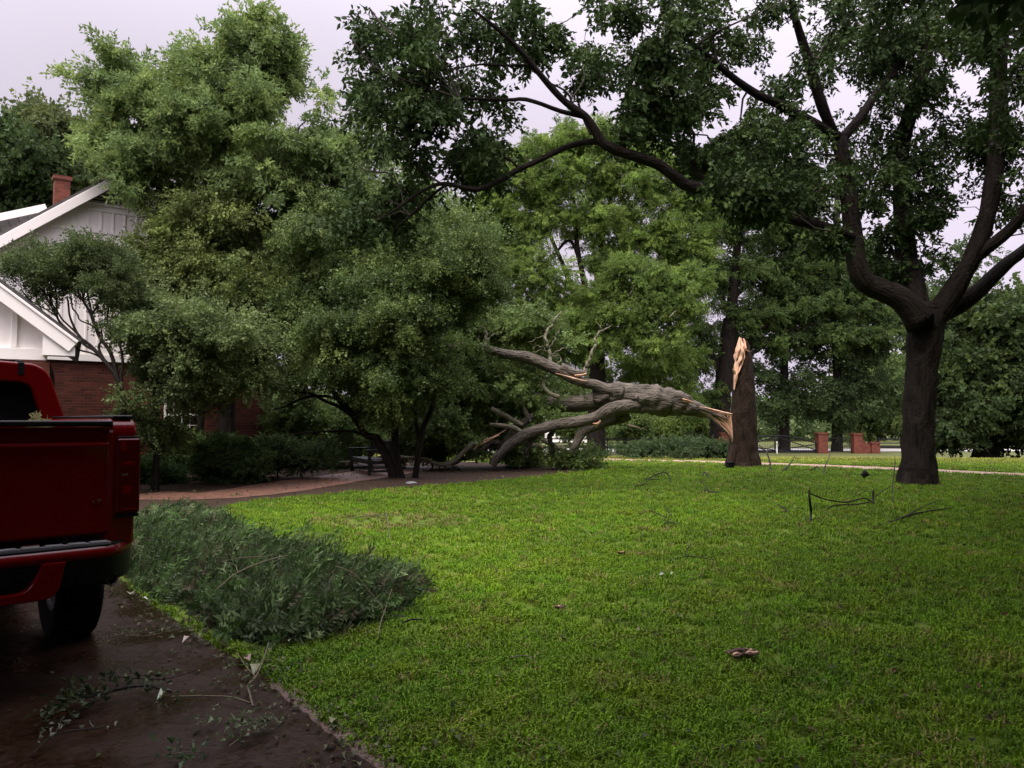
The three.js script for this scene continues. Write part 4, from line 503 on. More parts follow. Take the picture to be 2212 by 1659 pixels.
  // crushed crown
  for (const a of [[1150, 700, 80, 40, .6, 1, 34], [1060, 700, 80, 40, .8, 1, 34], [1210, 760, 40, 24, .6, .7, 8], [980, 770, 90, 50, .4, 1, 44], [1090, 800, 90, 36, .6, 1, 34], [1170, 830, 50, 26, .8, .7, 14], [1010, 850, 90, 46, 0, 1, 44], [1090, 860, 60, 26, .2, .8, 16], [930, 890, 90, 50, 0, 1, 44], [1040, 930, 60, 36, .6, .8, 24], [960, 960, 90, 34, -.2, .8, 34], [1130, 975, 70, 22, .6, .8, 26], [1200, 985, 60, 18, .2, .7, 20], [1250, 990, 36, 12, 0, .5, 12], [1170, 945, 46, 22, .8, .7, 12], [860, 960, 80, 40, .4, .8, 26], [770, 900, 80, 50, .8, 1, 30], [690, 890, 80, 50, 1, 1, 30], [610, 900, 70, 46, 1, 1, 24], [720, 960, 90, 36, .8, 1, 26], [640, 970, 70, 30, 1, .8, 18], [1000, 720, 60, 36, 1, .8, 20], [1250, 830, 26, 14, .4, .4, 5], [1140, 870, 30, 20, -.1, .5, 8]]) t.blob(a[0], a[1], a[2], a[3], D + a[4] + 0.9, a[5], a[6]);
  for (const a of [[1010, 740, 30, 10, -.2, .3, 3], [930, 790, 70, 40, -.1, .6, 16], [1010, 890, 60, 30, -.2, .5, 7], [1060, 975, 40, 14, -.7, .4, 6], [960, 940, 60, 40, -.4, .5, 14], [1180, 880, 40, 12, .3, .3, 3], [1090, 840, 50, 22, .3, .4, 8]]) t.blob(a[0], a[1], a[2], a[3], D + a[4], a[5], a[6]);
  t.finish();
}

{ // unseen trees added: mirrored dark in the truck, blocking the sky on the right
  const r = rng(606), list = [];
  for (let i = 0; i < 7600; i++) { const side = r() < 0.6, z = side ? lerp(-20, 9, r()) : lerp(13, 18, r()), x = side ? Math.max(8, -z * 0.7 + 3.6) + 5 * r() : lerp(-24, 18, r()), top = (side ? 9.5 : 4.2) + 3 * fbm(x * 0.12, 4, 0, 3), y = Math.pow(r(), 0.85) * top, q = new THREE.Quaternion().setFromEuler(new THREE.Euler(r() * 3, r() * 6, r() * 3)), s = 2 + r(), k = 0.75 + 0.5 * r(); list.push([new THREE.Matrix4().compose(V(x, y, z), q, V(s, s, s)), col(0.04 * k, 0.065 * k, 0.02 * k)]); }
  tag(instances(scene, 'woods', SPRIG.far[1], M.leafDark, list), 'unseen belt of trees added beside and behind the viewpoint to block light', 'woods', null, 'stuff');
}

for (const [x, z, label, balls] of [  // two unseen trees added to shade the near lawn and the driveway
  [4.6, 3.2, 'unseen tree added right behind the viewpoint to shade the near right of the lawn', [[3.6, 7.2, -1.5, 2.8, 1.1, 2.6, 230], [1.9, 7.6, -0.6, 2, 1, 2, 120], [6.2, 7.4, 0.5, 3, 1.4, 3, 240], [4.2, 8.6, 1.6, 3.4, 1.4, 2.8, 240], [5.2, 7.6, -4.4, 2.4, 1, 2.2, 150], [7.4, 8, -7.2, 2.4, 1, 2.4, 150], [8.5, 6.5, -2.5, 2.6, 1.4, 2.6, 200], [6.6, 6.2, -1.2, 2.2, 1.2, 2.2, 170], [9.5, 6.4, 1.5, 2.6, 1.4, 2.4, 180], [3.0, 6.8, 1.2, 2, 1, 1.8, 120]]],
  [-7.5, 1.6, 'unseen tree added left behind the viewpoint to shade the driveway', [[-6, 6.2, 0.4, 2.2, 1.2, 2.2, 220], [-8, 6.4, -1, 2.4, 1.3, 2.2, 200], [-4.2, 5.6, 1.4, 2.2, 1.2, 2, 190], [-6.4, 7, 2, 3, 1.4, 2.4, 220], [-2.6, 5.2, 2.2, 1.8, 1, 1.6, 130], [-3.2, 6, 0.2, 1.8, 1, 1.6, 110], [-9, 6, 0, 2.4, 1.6, 2.4, 160]]]]) {
  const t = new Tree('shade_tree', label, 'tree', V(x, -0.05, z), { seed: Math.round(70 + x), spray: 0.5, per: 13, sprigs: SPRIG.broad, scale: 2.3, leaf: M.leafDark, gap: -0.5, droop: 0.4, tones: [[0.04, 0.07, 0.02], [0.05, 0.085, 0.022]] });
  t.add('trunk', [[x, -0.1, z, 0.34], [x, 1.5, z, 0.27], [x + 0.1, 3.6, z, 0.24], [x - 0.1, 5.2, z - 0.2, 0.15], [x, 6.6, z - 0.4, 0.08]], { radial: 12, flare: 0.2 }); for (const b of balls) t.add('limb', [[x, 3.6 + 0.4 * (b[6] % 3), z, 0.12], [lerp(x, b[0], 0.5), lerp(4.2, b[1], 0.6), lerp(z, b[2], 0.5), 0.08], [b[0], b[1], b[2], 0.03]]);
  for (const b of balls) t.ball(V(b[0], b[1], b[2]), V(b[3], b[4], b[5]), b[6] * 1.8); t.finish();
}

// ------------------------------------------------------------------ the house
M.shingle = (() => { const t = tex(256, (u, v) => { const row = Math.floor(v * 8), x = u * 6 + (row % 2) * 0.5, fx = x - Math.floor(x), fy = v * 8 - row, m = fx < 0.04 || fy < 0.1, r = rng(row * 13 + Math.floor(x) % 6 * 7)(), k = (m ? 0.4 : 0.8 + 0.4 * r) * (1 + tiled((a, b) => fbm(a, b, 3, 3), u, v, 12) * 0.6); return L3(0.07 * k, 0.064 * k, 0.06 * k); }); return new THREE.MeshStandardMaterial({ map: t, roughness: 0.85 }); })();
M.glassDark = new THREE.MeshPhysicalMaterial({ color: col(0.6, 0.65, 0.62), roughness: 0.04, transmission: 1, thickness: 0, ior: 1.5 });
{
  const PH = 37 * Math.PI / 180, PY = 8.5, SL = 0.8, HW = 4.6, BOT = 3.16, rake = s => PY - Math.abs(s) * SL;
  const h = thing('house', 'white gabled house with board siding over red brick darkened for shade, behind the small trees', 'house', V(-11.35, 0, -22.02), PH);
  const P = (n, g, m) => part(h, n, g, m);
  // brick ground floor with a window opening
  const wx0 = 1.3, wx1 = 2.36, wy0 = 0.72, wy1 = 2.5;
  P('brick_wall', merge([metreBox(wx0 + HW, BOT, 0.3, (wx0 - HW) / 2, BOT / 2, -0.2), metreBox(HW - wx1, BOT, 0.3, (wx1 + HW) / 2, BOT / 2, -0.2), metreBox(wx1 - wx0, wy0, 0.3, (wx0 + wx1) / 2, wy0 / 2, -0.2), metreBox(wx1 - wx0, BOT - wy1, 0.3, (wx0 + wx1) / 2, (BOT + wy1) / 2, -0.2), metreBox(0.3, BOT, 8, HW - 0.15, BOT / 2, -4.36), metreBox(0.3, BOT, 8, -HW + 0.15, BOT / 2, -4.36), metreBox(HW * 2, BOT, 0.3, 0, BOT / 2, -8.5)]), M.brickShaded);
  P('floor', box(HW * 2 - 0.6, 0.1, 8, 0, 0.1, -4.36), new THREE.MeshStandardMaterial({ color: col(0.1, 0.07, 0.05), roughness: 0.7 }));
  // gable: siding boards, battens, louvred vent
  const shape = pts => new THREE.Shape(pts.map(p => new THREE.Vector2(p[0], p[1])));
  const ext = (pts, d, z) => new THREE.ExtrudeGeometry(shape(pts), { depth: d, bevelEnabled: false }).translate(0, 0, z);
  P('gable_core', ext([[-HW, BOT], [HW, BOT], [HW, rake(HW)], [0, PY], [-HW, rake(HW)]], 0.2, -0.21), M.whitePaint);
  P('side_wall', merge([box(0.2, rake(HW) - BOT, 8.2, HW - 0.12, (rake(HW) + BOT) / 2, -4.35), box(0.2, rake(HW) - BOT, 8.2, -HW + 0.12, (rake(HW) + BOT) / 2, -4.35), ext([[-HW, BOT], [HW, BOT], [HW, rake(HW)], [0, PY], [-HW, rake(HW)]], 0.2, -8.6)]), M.whitePaint);
  const VB = 7.66, step = 0.31; const rr = rng(5);
  const xs = []; for (let s = 0.12 - step * 15; s < HW; s += step) xs.push(s);
  for (let i = 0; i < xs.length - 1; i++) {
    const a = xs[i] + 0.008, b = xs[i + 1] - 0.008, ta = rake(a) - 0.05, tb = rake(b) - 0.05, cap = VB - 0.2; if (a < -HW || b > HW) continue;
    const t1 = Math.min(ta, cap), t2 = Math.min(tb, cap), g = ext([[a, BOT + 0.01], [b, BOT + 0.01], [b, t2], [a, t1]], 0.018, -0.008 + 0.002 * rr()); P('siding_board', g, M.whitePaint);
  }
  for (const s of xs) { const t = Math.min(rake(s) - 0.1, VB - 0.2); if (Math.abs(s) < HW) P('batten', rbox(0.055, t - BOT - 0.1, 0.034, 0.008, s, (t + BOT + 0.1) / 2, 0.022), M.trimPaint); }
  for (const y of [VB - 0.17, 6.86]) { const w = (PY - y) / SL - 0.06; P('cross_batten', rbox(w * 2, 0.075, 0.045, 0.008, 0, y, 0.024), M.trimPaint); }
  P('bottom_board', rbox(HW * 2, 0.2, 0.06, 0.01, 0, BOT + 0.1, 0.02), M.trimPaint);
  P('vent_frame', rbox((PY - VB) / SL * 2, 0.07, 0.07, 0.01, 0, VB, 0.035), M.trimPaint);
  P('vent_back', ext([[-(PY - VB) / SL, VB], [(PY - VB) / SL, VB], [0, PY]], 0.004, -0.005), M.black);
  M.slat = new THREE.MeshStandardMaterial({ color: col(0.40, 0.37, 0.33), roughness: 0.7 });
  for (let y = VB + 0.08; y < PY - 0.12; y += 0.085) { const w = (PY - y) / SL - 0.06; const g = box(w * 2, 0.015, 0.085); g.rotateX(0.7); g.translate(0, y, 0.03); P('slat', g, M.slat); }
  // roof: two slopes that overhang the gable, white rake boards
  const ang = Math.atan(SL), OV = 0.4;
  for (const s of [-1, 1]) {
    const L = (HW + 0.5) / Math.cos(ang); const g = metreBox(L, 0.14, 9.2, L / 2, 0.07, -4.6 + OV, 2); g.rotateZ(-ang); if (s < 0) { g.rotateY(Math.PI); g.translate(0, 0, -9.2 + 2 * OV); } g.translate(0, PY + 0.06, 0); P('roof', g, M.shingle);
    const f = rbox(L, 0.25, 0.05, 0.01, L / 2, -0.06, 0); f.rotateZ(-ang); if (s < 0) f.rotateY(Math.PI); f.translate(0, PY + 0.06, OV + 0.03); P('rake_board', f, M.trimPaint);
    const f2 = rbox(L, 0.02, 0.36, 0.005, L / 2, -0.02, 0); f2.rotateZ(-ang); if (s < 0) f2.rotateY(Math.PI); f2.translate(0, PY - 0.02, OV - 0.2); P('soffit', f2, M.whitePaint);
  }
  // sash window
  const win = new THREE.Group(); win.name = numbered('window'); h.add(win); const cx = (wx0 + wx1) / 2, wm = (wy0 + wy1) / 2 + 0.06, ww = wx1 - wx0;
  const Wn = (n, g, m) => part(win, n, g, m);
  Wn('frame', merge([rbox(0.07, wy1 - wy0, 0.12, 0.01, wx0 + 0.035, (wy0 + wy1) / 2, -0.1), rbox(0.07, wy1 - wy0, 0.12, 0.01, wx1 - 0.035, (wy0 + wy1) / 2, -0.1), rbox(ww - 0.14, 0.07, 0.12, 0.01, cx, wy1 - 0.035, -0.1)]), M.trimPaint);
  Wn('sill', rbox(ww + 0.12, 0.07, 0.2, 0.01, cx, wy0 + 0.01, -0.04), M.trimPaint); Wn('meeting_rail', rbox(ww - 0.14, 0.06, 0.07, 0.01, cx, wm, -0.11), M.trimPaint);
  for (const [a, b, z] of [[wy0 + 0.045, wm - 0.03, -0.13], [wm + 0.03, wy1 - 0.07, -0.16]]) {
    Wn('pane', box(ww - 0.14, b - a, 0.004, cx, (a + b) / 2, z - 0.02), M.glassDark);
    for (let i = 1; i < 4; i++) Wn('muntin', box(0.018, b - a, 0.02, wx0 + 0.07 + (ww - 0.14) * i / 4, (a + b) / 2, z), M.trimPaint);
    for (let j = 1; j < 3; j++) Wn('muntin', box(ww - 0.14, 0.018, 0.017, cx, lerp(a, b, j / 3), z), M.trimPaint);
  }
  const cur = new THREE.PlaneGeometry(ww - 0.1, 1.0, 60, 1); { const p = cur.attributes.position; for (let i = 0; i < p.count; i++) p.setZ(i, 0.025 * Math.sin(p.getX(i) * 55)); cur.computeVertexNormals(); } cur.translate(cx, wm + 0.32, -0.36);
  Wn('curtain', cur, new THREE.MeshStandardMaterial({ color: col(0.42, 0.24, 0.22), roughness: 0.9, side: THREE.DoubleSide }));
  Wn('curtain', cur.clone().translate(0.5, -0.8, -0.02), new THREE.MeshStandardMaterial({ color: col(0.25, 0.13, 0.12), roughness: 0.9, side: THREE.DoubleSide }));
  // chimney on the far slope
  const ch = metreBox(0.5, 4.6, 0.45); const w = at(134, 386, 28); const lp = h.worldToLocal(w.clone()); h.updateMatrixWorld(true); const l2 = h.worldToLocal(w.clone());
  const cg = new THREE.Group(); cg.name = numbered('chimney'); cg.position.set(l2.x, l2.y - 2.3, l2.z); h.add(cg); part(cg, 'stack', ch, M.brick); part(cg, 'cap', metreBox(0.6, 0.14, 0.55, 0, 2.28, 0), M.brick);
  // lower wing behind the rake on the left
  const a0 = h.worldToLocal(at(-80, 486, 24.5)), a1 = h.worldToLocal(at(100, 448, 26));
  P('wing_fascia', bar(a0, a1, 0.24, 0.05), M.trimPaint);
  const mid = a0.clone().lerp(a1, 0.5); const wr = bar(a0.clone().add(V(0, -0.75, -0.3)), a1.clone().add(V(0, -0.75, -0.3)), 1.3, 0.1); P('wing_wall', wr, M.shingle);
}
{ // front wing with a low white gable
  const PH = 30 * Math.PI / 180, g = thing('garage', 'low white front gable of the garage, just above the red pickup', 'garage', V(-8.27, 0, -14.5), PH);
  const SL = 0.79, RX = -4.3, top = x => 2.98 - 0.13 + Math.min(-x, x - RX * 2) * SL, P = (n, geo, m) => part(g, n, geo, m);
  const ext = (pts, d, z) => new THREE.ExtrudeGeometry(new THREE.Shape(pts.map(p => new THREE.Vector2(p[0], p[1]))), { depth: d, bevelEnabled: false }).translate(0, 0, z);
  P('gable_wall', ext([[-0.45, 2.78], [-0.45, top(-0.45)], [RX, top(RX)], [RX * 2 + 0.45, top(-0.45)], [RX * 2 + 0.45, 2.78]], 0.12, -0.22), M.whitePaint);
  P('beam', rbox(-RX * 2 - 0.9, 0.22, 0.2, 0.012, RX, 2.72, -0.1), M.trimPaint);
  for (let x = -0.98; x > RX * 2 + 0.6; x -= 0.62) { const t = top(x) - 0.14; if (t > 2.95) P('batten', rbox(0.10, t - 2.84, 0.05, 0.01, x, (t + 2.84) / 2, -0.075), M.trimPaint); }
  for (const [x0, s] of [[0, 1], [RX * 2, -1]]) { P('eave_return', ext([[x0, 2.70], [x0, 2.86], [x0 - s * 0.52, 2.86 + 0.52 * SL], [x0 - s * 0.52, 2.70]].sort(() => 0), 0.32, -0.1), M.trimPaint); }
  const ang = Math.atan(SL), L = (-RX + 0.02) / Math.cos(ang);
  for (const s of [1, -1]) {
    const mk = (geo) => { geo.rotateZ(ang); if (s > 0) geo.scale(-1, 1, 1); geo.translate(s > 0 ? 0.02 : RX * 2 - 0.02, 2.93, 0); if (s > 0) { const n = geo.toNonIndexed(), p = n.attributes.position; for (let i = 0; i < p.count; i += 3) { const a = [p.getX(i), p.getY(i), p.getZ(i)]; p.setXYZ(i, p.getX(i + 1), p.getY(i + 1), p.getZ(i + 1)); p.setXYZ(i + 1, ...a); } n.computeVertexNormals(); return n; } return geo; };
    P('rake_board', mk(rbox(L, 0.22, 0.05, 0.01, L / 2, -0.09, 0.25)), M.trimPaint); P('drip_edge', mk(rbox(L, 0.05, 0.06, 0.01, L / 2, 0.03, 0.275)), M.trimPaint);
    P('roof', mk(metreBox(L + 0.05, 0.05, 6.2, L / 2, 0.085, -2.8, 2)), M.shingle); P('soffit', mk(box(L, 0.02, 0.4, L / 2, 0.0, 0.02)), M.whitePaint);
  }
  P('brick_wall', merge([metreBox(0.3, 2.6, 6, -0.55, 1.3, -3.2), metreBox(0.3, 2.6, 6, RX * 2 + 0.55, 1.3, -3.2), metreBox(0.5, 2.6, 0.3, -0.65, 1.3, -0.05), metreBox(0.5, 2.6, 0.3, RX * 2 + 0.65, 1.3, -0.05)]), M.brickShaded);
  P('door', merge([0, 1, 2, 3].map(i => rbox(-RX * 2 - 1.9, 0.62, 0.06, 0.02, RX, 0.33 + i * 0.635, -0.6))), new THREE.MeshStandardMaterial({ color: col(0.05, 0.035, 0.025), roughness: 0.6 }));
}

// ------------------------------------------------------------------ the red pickup
M.paintRed = new THREE.MeshPhysicalMaterial({ color: col(0.085, 0.0001, 0.0006), roughness: 0.4, specularIntensity: 0.12, clearcoat: 0.35, clearcoatRoughness: 0.06 });
M.plastic = new THREE.MeshPhysicalMaterial({ color: col(0.004, 0.004, 0.0045), roughness: 0.45, specularIntensity: 0.35 });
M.tyre = new THREE.MeshPhysicalMaterial({ color: col(0.005, 0.005, 0.005), roughness: 0.8, specularIntensity: 0.2 });
M.chrome = new THREE.MeshStandardMaterial({ color: col(0.6, 0.6, 0.62), metalness: 1, roughness: 0.2 });
M.tint = new THREE.MeshPhysicalMaterial({ color: col(0.004, 0.004, 0.005), roughness: 0.08, specularIntensity: 0.35 });
M.lampRed = new THREE.MeshPhysicalMaterial({ color: col(0.045, 0.0004, 0.0006), roughness: 0.35, specularIntensity: 0.2, clearcoat: 0.2, clearcoatRoughness: 0.1 });
M.lampBright = new THREE.MeshPhysicalMaterial({ color: col(0.11, 0.0008, 0.001), roughness: 0.35, specularIntensity: 0.2, clearcoat: 0.2, clearcoatRoughness: 0.1 });
M.lampClear = new THREE.MeshPhysicalMaterial({ color: col(0.06, 0.045, 0.03), roughness: 0.3, clearcoat: 0.5 });
const TH = 40 * Math.PI / 180, TRUCK = V(-3.0, 0, -3.96);
const tPt = (x, y, z) => V(x, y, z).applyAxisAngle(V(0, 1, 0), TH).add(TRUCK);
{
  const t = thing('pickup_truck', 'red pickup truck parked on the wet driveway, seen from its tailgate', 'pickup truck', TRUCK, TH);
  const P = (n, g, m, parent = t) => part(parent, n, g, m);
  const shape = pts => new THREE.Shape(pts.map(p => new THREE.Vector2(p[0], p[1])));
  const BL = 1.98, BT = 1.475;                                            // bed length and rail height
  // sides of the bed: side profile with the wheel arch cut out, extruded across
  for (const s of [1, -1]) {
    const sh = new THREE.Shape(); sh.moveTo(0.02, 0.80); sh.lineTo(0.0, BT - 0.06); sh.quadraticCurveTo(0.0, BT, 0.06, BT); sh.lineTo(BL, BT); sh.lineTo(BL, 0.62); sh.lineTo(1.78, 0.60); sh.absarc(1.22, 0.56, 0.53, 0.05, Math.PI - 0.25, false); sh.lineTo(0.42, 0.66); sh.closePath();
    const g = new THREE.ExtrudeGeometry(sh, { depth: 0.10, bevelEnabled: true, bevelSize: 0.035, bevelThickness: 0.035, bevelSegments: 3, curveSegments: 20 }); g.rotateY(Math.PI / 2); g.translate(s > 0 ? 0.855 : -0.955, 0, 0); P('bed_side', g, M.paintRed);
    const inner = box(0.012, BT - 0.92, BL - 0.1, s * 0.80, (BT + 0.92) / 2 - 0.03, -BL / 2); P('bed_liner', inner, M.plastic);
    P('bed_rail', rbox(0.11, 0.02, BL, 0.009, s * 0.915, BT + 0.045, -BL / 2), M.plastic);
    // fender flare
    const fl = new THREE.TorusGeometry(0.55, 0.035, 6, 24, Math.PI * 0.98); fl.rotateY(Math.PI / 2); fl.translate(s * 0.985, 0.56, -1.22); P('wheel_arch', fl, M.paintRed);
  }
  P('bed_floor', box(1.62, 0.06, BL - 0.02, 0, 0.92, -BL / 2 - 0.02), M.plastic); P('bed_front', box(1.62, BT - 0.95, 0.05, 0, (BT + 0.95) / 2, -BL + 0.03), M.paintRed);
  // tailgate: a profile with its lip and crease, extruded across
  { const pr = [[-0.06, 0.845], [0.012, 0.845], [0.022, 0.86], [0.018, 1.0], [0.016, 1.18], [0.022, 1.325], [0.032, 1.352], [0.030, 1.362], [0.002, 1.385], [-0.002, 1.42], [0.006, 1.438], [0.028, 1.452], [0.030, 1.462], [-0.06, 1.462]];
    const g = new THREE.ExtrudeGeometry(shape(pr), { depth: 1.70, bevelEnabled: false }); g.rotateY(-Math.PI / 2); g.translate(0.85, 0, 0);
    P('tailgate', BGU.toCreasedNormals(g.index ? g.toNonIndexed() : g, 0.6), M.paintRed); const cap = rbox(1.71, 0.034, 0.13, 0.012, 0, 1.482, -0.02); const tg = t.children[t.children.length - 1]; P('tailgate_cap', cap, M.plastic, tg);
    P('tailgate_handle', rbox(0.26, 0.085, 0.03, 0.012, 0, 1.285, 0.025), M.plastic, tg); P('latch', rbox(0.14, 0.03, 0.02, 0.008, 0, 1.285, 0.045), M.chrome, tg);
    const b = new THREE.Group(); b.name = 'badge'; tg.add(b);
P('letter', merge([box(0.005, 0.020, 0.006, 0.760, 1.036, 0.0235), box(0.014, 0.005, 0.006, 0.765, 1.0285, 0.0235)]), M.chrome, b); P('letter', merge([box(0.026, 0.006, 0.006, 0.792, 1.043, 0.0235), box(0.006, 0.014, 0.006, 0.792, 1.033, 0.0235)]), M.chrome, b); }
  // black gaps and tail lamps
  for (const s of [1, -1]) {
    P('gap_trim', box(0.012, 0.62, 0.02, s * 0.856, 1.15, -0.012), M.black);
    const L = new THREE.Group(); L.name = numbered('tail_lamp'); t.add(L); const X = s * 0.938;
    const piece = (y0, y1, m, n, o = 0, w = 0.135, dx = 0) => P(n, rbox(w, y1 - y0, 0.07, 0.018, X + s * dx, (y0 + y1) / 2, 0.018 + o), m, L);
    piece(0.955, 1.395, M.lampRed, 'lens'); piece(1.31, 1.385, M.lampBright, 'reflector', 0.0015, 0.05, -0.03); piece(1.225, 1.27, M.lampBright, 'reflector', 0.0015, 0.085, 0.0); piece(1.165, 1.20, M.lampClear, 'reverse_lens', 0.0015, 0.062, -0.018); piece(1.06, 1.13, M.lampBright, 'reflector', 0.0015, 0.07, -0.005); piece(0.972, 0.99, M.lampBright, 'reflector', 0.0015, 0.08, 0.01);
    P('surround', merge([rbox(0.128, 0.010, 0.05, 0.004, X, 1.402, 0.012), rbox(0.132, 0.02, 0.05, 0.006, X, 0.944, 0.012)]), M.black, L);
  }
  // bumper: plan curve swept with profiles
  const plan = []; for (let i = 0; i <= 40; i++) { const x = lerp(-1.0, 1.0, i / 40), a = Math.abs(x), z = 0.17 - 0.05 * a * a - (a > 0.8 ? 0.22 * ((a - 0.8) / 0.2) ** 2 : 0); plan.push([x, z]); }
  const sweep = (prof, i0 = 0, i1 = 40) => { const pos = [], ix = [], K = prof.length; for (let i = i0; i <= i1; i++) for (const [o, y] of prof) { const [x, z] = plan[i]; pos.push(x, y, z + o); } const n = i1 - i0; for (let i = 0; i < n; i++) for (let k = 0; k < K; k++) { const a = i * K + k, b = i * K + (k + 1) % K; ix.push(a, a + K, b, b, a + K, b + K); } for (let k = 1; k < K - 1; k++) { ix.push(0, k, k + 1); ix.push(n * K, n * K + k + 1, n * K + k); } const g = new THREE.BufferGeometry(); g.setAttribute('position', new THREE.Float32BufferAttribute(pos, 3)); g.setIndex(ix); return BGU.toCreasedNormals(g.toNonIndexed(), 0.7); };
  const bp = new THREE.Group(); bp.name = 'bumper'; t.add(bp);
  P('step_pad', sweep([[-0.16, 0.775], [-0.16, 0.80], [-0.012, 0.80], [-0.012, 0.775]].reverse()), M.plastic, bp);
  P('trim', sweep([[-0.06, 0.725], [-0.012, 0.724], [0.004, 0.735], [0.010, 0.755], [0.004, 0.776], [-0.012, 0.79], [-0.06, 0.79]]), M.paintRed, bp);
  P('lower_cover', sweep([[-0.10, 0.575], [-0.045, 0.585], [-0.03, 0.65], [-0.022, 0.728], [-0.10, 0.728]]), M.plastic, bp);
  for (const s of [1, -1]) { const g = box(0.56, 0.012, 0.05, s * 0.56, 0.806, 0.10); for (let i = 0; i < 6; i++) { } P('step_edge', merge([g.rotateY(0), ...[0, 1, 2, 3, 4].map(i => rbox(0.09, 0.014, 0.045, 0.006, s * (0.34 + i * 0.11), 0.812, 0.098))]), new THREE.MeshStandardMaterial({ color: col(0.12, 0.12, 0.12), roughness: 0.6 }), bp);
    const vs = new THREE.Shape(); vs.moveTo(0, 0.545); vs.lineTo(0.50, 0.545); vs.quadraticCurveTo(0.56, 0.55, 0.575, 0.60); vs.lineTo(0.60, 0.725); vs.lineTo(0.50, 0.725); vs.quadraticCurveTo(0.47, 0.62, 0.42, 0.59); vs.quadraticCurveTo(0.40, 0.578, 0.34, 0.578); vs.lineTo(0, 0.578); vs.closePath(); let g2 = new THREE.ExtrudeGeometry(vs, { depth: 0.04, bevelEnabled: true, bevelSize: 0.008, bevelThickness: 0.008, bevelSegments: 2 }); if (s < 0) { g2.rotateY(Math.PI); g2.translate(0, 0, 0.04); } g2.translate(0, 0, 0.125); P('valance', g2, M.paintRed, bp); }
  P('plate_recess', box(0.82, 0.15, 0.02, 0, 0.65, 0.10), M.plastic, bp);
  P('hitch', merge([box(0.075, 0.075, 0.3, 0, 0.48, 0.0), box(0.05, 0.05, 0.1, 0, 0.48, 0.17)]), M.plastic);
  { const g = new THREE.CylinderGeometry(0.034, 0.034, 0.26, 18, 1, true); g.rotateX(Math.PI / 2); g.rotateY(0.5); g.translate(0.80, 0.59, -0.05); P('exhaust_pipe', merge([g, new THREE.TorusGeometry(0.034, 0.005, 6, 20).rotateY(0.5).translate(0.862, 0.59, 0.065)]), new THREE.MeshStandardMaterial({ color: col(0.06, 0.06, 0.06), metalness: 1, roughness: 0.35 })); }
  // cab: cross section extruded forward, glass set into the rear
  const cab = new THREE.Group(); cab.name = 'cab'; t.add(cab);
  const cs = new THREE.Shape(); cs.moveTo(-0.95, 0.55); cs.lineTo(0.95, 0.55); cs.lineTo(0.985, 1.05); cs.lineTo(0.97, 1.44); cs.lineTo(0.845, 1.82); cs.quadraticCurveTo(0.81, 1.905, 0.72, 1.925); cs.quadraticCurveTo(0, 1.975, -0.72, 1.925); cs.quadraticCurveTo(-0.81, 1.905, -0.845, 1.82); cs.lineTo(-0.97, 1.44); cs.lineTo(-0.985, 1.05); cs.closePath();
  const wn = new THREE.Path(); wn.moveTo(-0.85, 1.42); wn.lineTo(-0.745, 1.74); wn.quadraticCurveTo(-0.72, 1.80, -0.64, 1.808); wn.quadraticCurveTo(0, 1.84, 0.64, 1.808); wn.quadraticCurveTo(0.72, 1.80, 0.745, 1.74); wn.lineTo(0.85, 1.42); wn.quadraticCurveTo(0.86, 1.37, 0.80, 1.37); wn.lineTo(-0.80, 1.37); wn.quadraticCurveTo(-0.86, 1.37, -0.85, 1.42);
  const back = cs.clone(); back.holes.push(wn);
  P('rear_panel', new THREE.ExtrudeGeometry(back, { depth: 0.06, bevelEnabled: true, bevelSize: 0.02, bevelThickness: 0.03, bevelSegments: 3, curveSegments: 10 }).translate(0, 0, -BL - 0.12), M.paintRed, cab);
  P('body', new THREE.ExtrudeGeometry(cs, { depth: 1.75, bevelEnabled: true, bevelSize: 0.02, bevelThickness: 0.05, bevelSegments: 3, curveSegments: 10 }).translate(0, 0, -BL - 2.0), M.paintRed, cab);
  P('rear_window', new THREE.ExtrudeGeometry(new THREE.Shape(wn.getPoints(8)), { depth: 0.01, bevelEnabled: false }).translate(0, 0, -BL - 0.09), M.tint, cab);
  for (const s of [1, -1]) P('roof_molding', merge([rbox(0.038, 0.02, 1.85, 0.008, s * 0.655, 1.958, -BL - 1.02), rbox(0.042, 0.10, 0.02, 0.006, s * 0.655, 1.90, -BL - 0.035)]), M.plastic, cab);
  P('brake_lamp', rbox(0.36, 0.03, 0.03, 0.01, 0, 1.868, -BL - 0.05), M.lampRed, cab);
  for (const s of [1, -1]) P('side_window', box(0.01, 0.32, 1.4, 0, 0, 0).rotateZ(s * 0.36).translate(s * 0.918, 1.63, -BL - 1.05), M.tint, cab);
  P('windscreen', box(1.3, 0.5, 0.02).rotateX(-0.6).translate(0, 1.58, -BL - 2.14), M.tint, cab);
  P('hood', new RoundedBoxGeometry(1.86, 0.62, 1.55, 3, 0.12).translate(0, 1.02, -BL - 2.75), M.paintRed); P('front_bumper', rbox(1.96, 0.28, 0.25, 0.08, 0, 0.62, -BL - 3.55), M.plastic);
  P('chassis', merge([box(0.1, 0.14, 5.3, 0.45, 0.56, -2.75), box(0.1, 0.14, 5.3, -0.45, 0.56, -2.75), box(1.5, 0.1, 0.1, 0, 0.40, -1.22), new THREE.SphereGeometry(0.15, 12, 8).translate(0, 0.40, -1.22), box(0.5, 0.2, 0.8, -0.25, 0.66, -0.55)]), M.plastic);
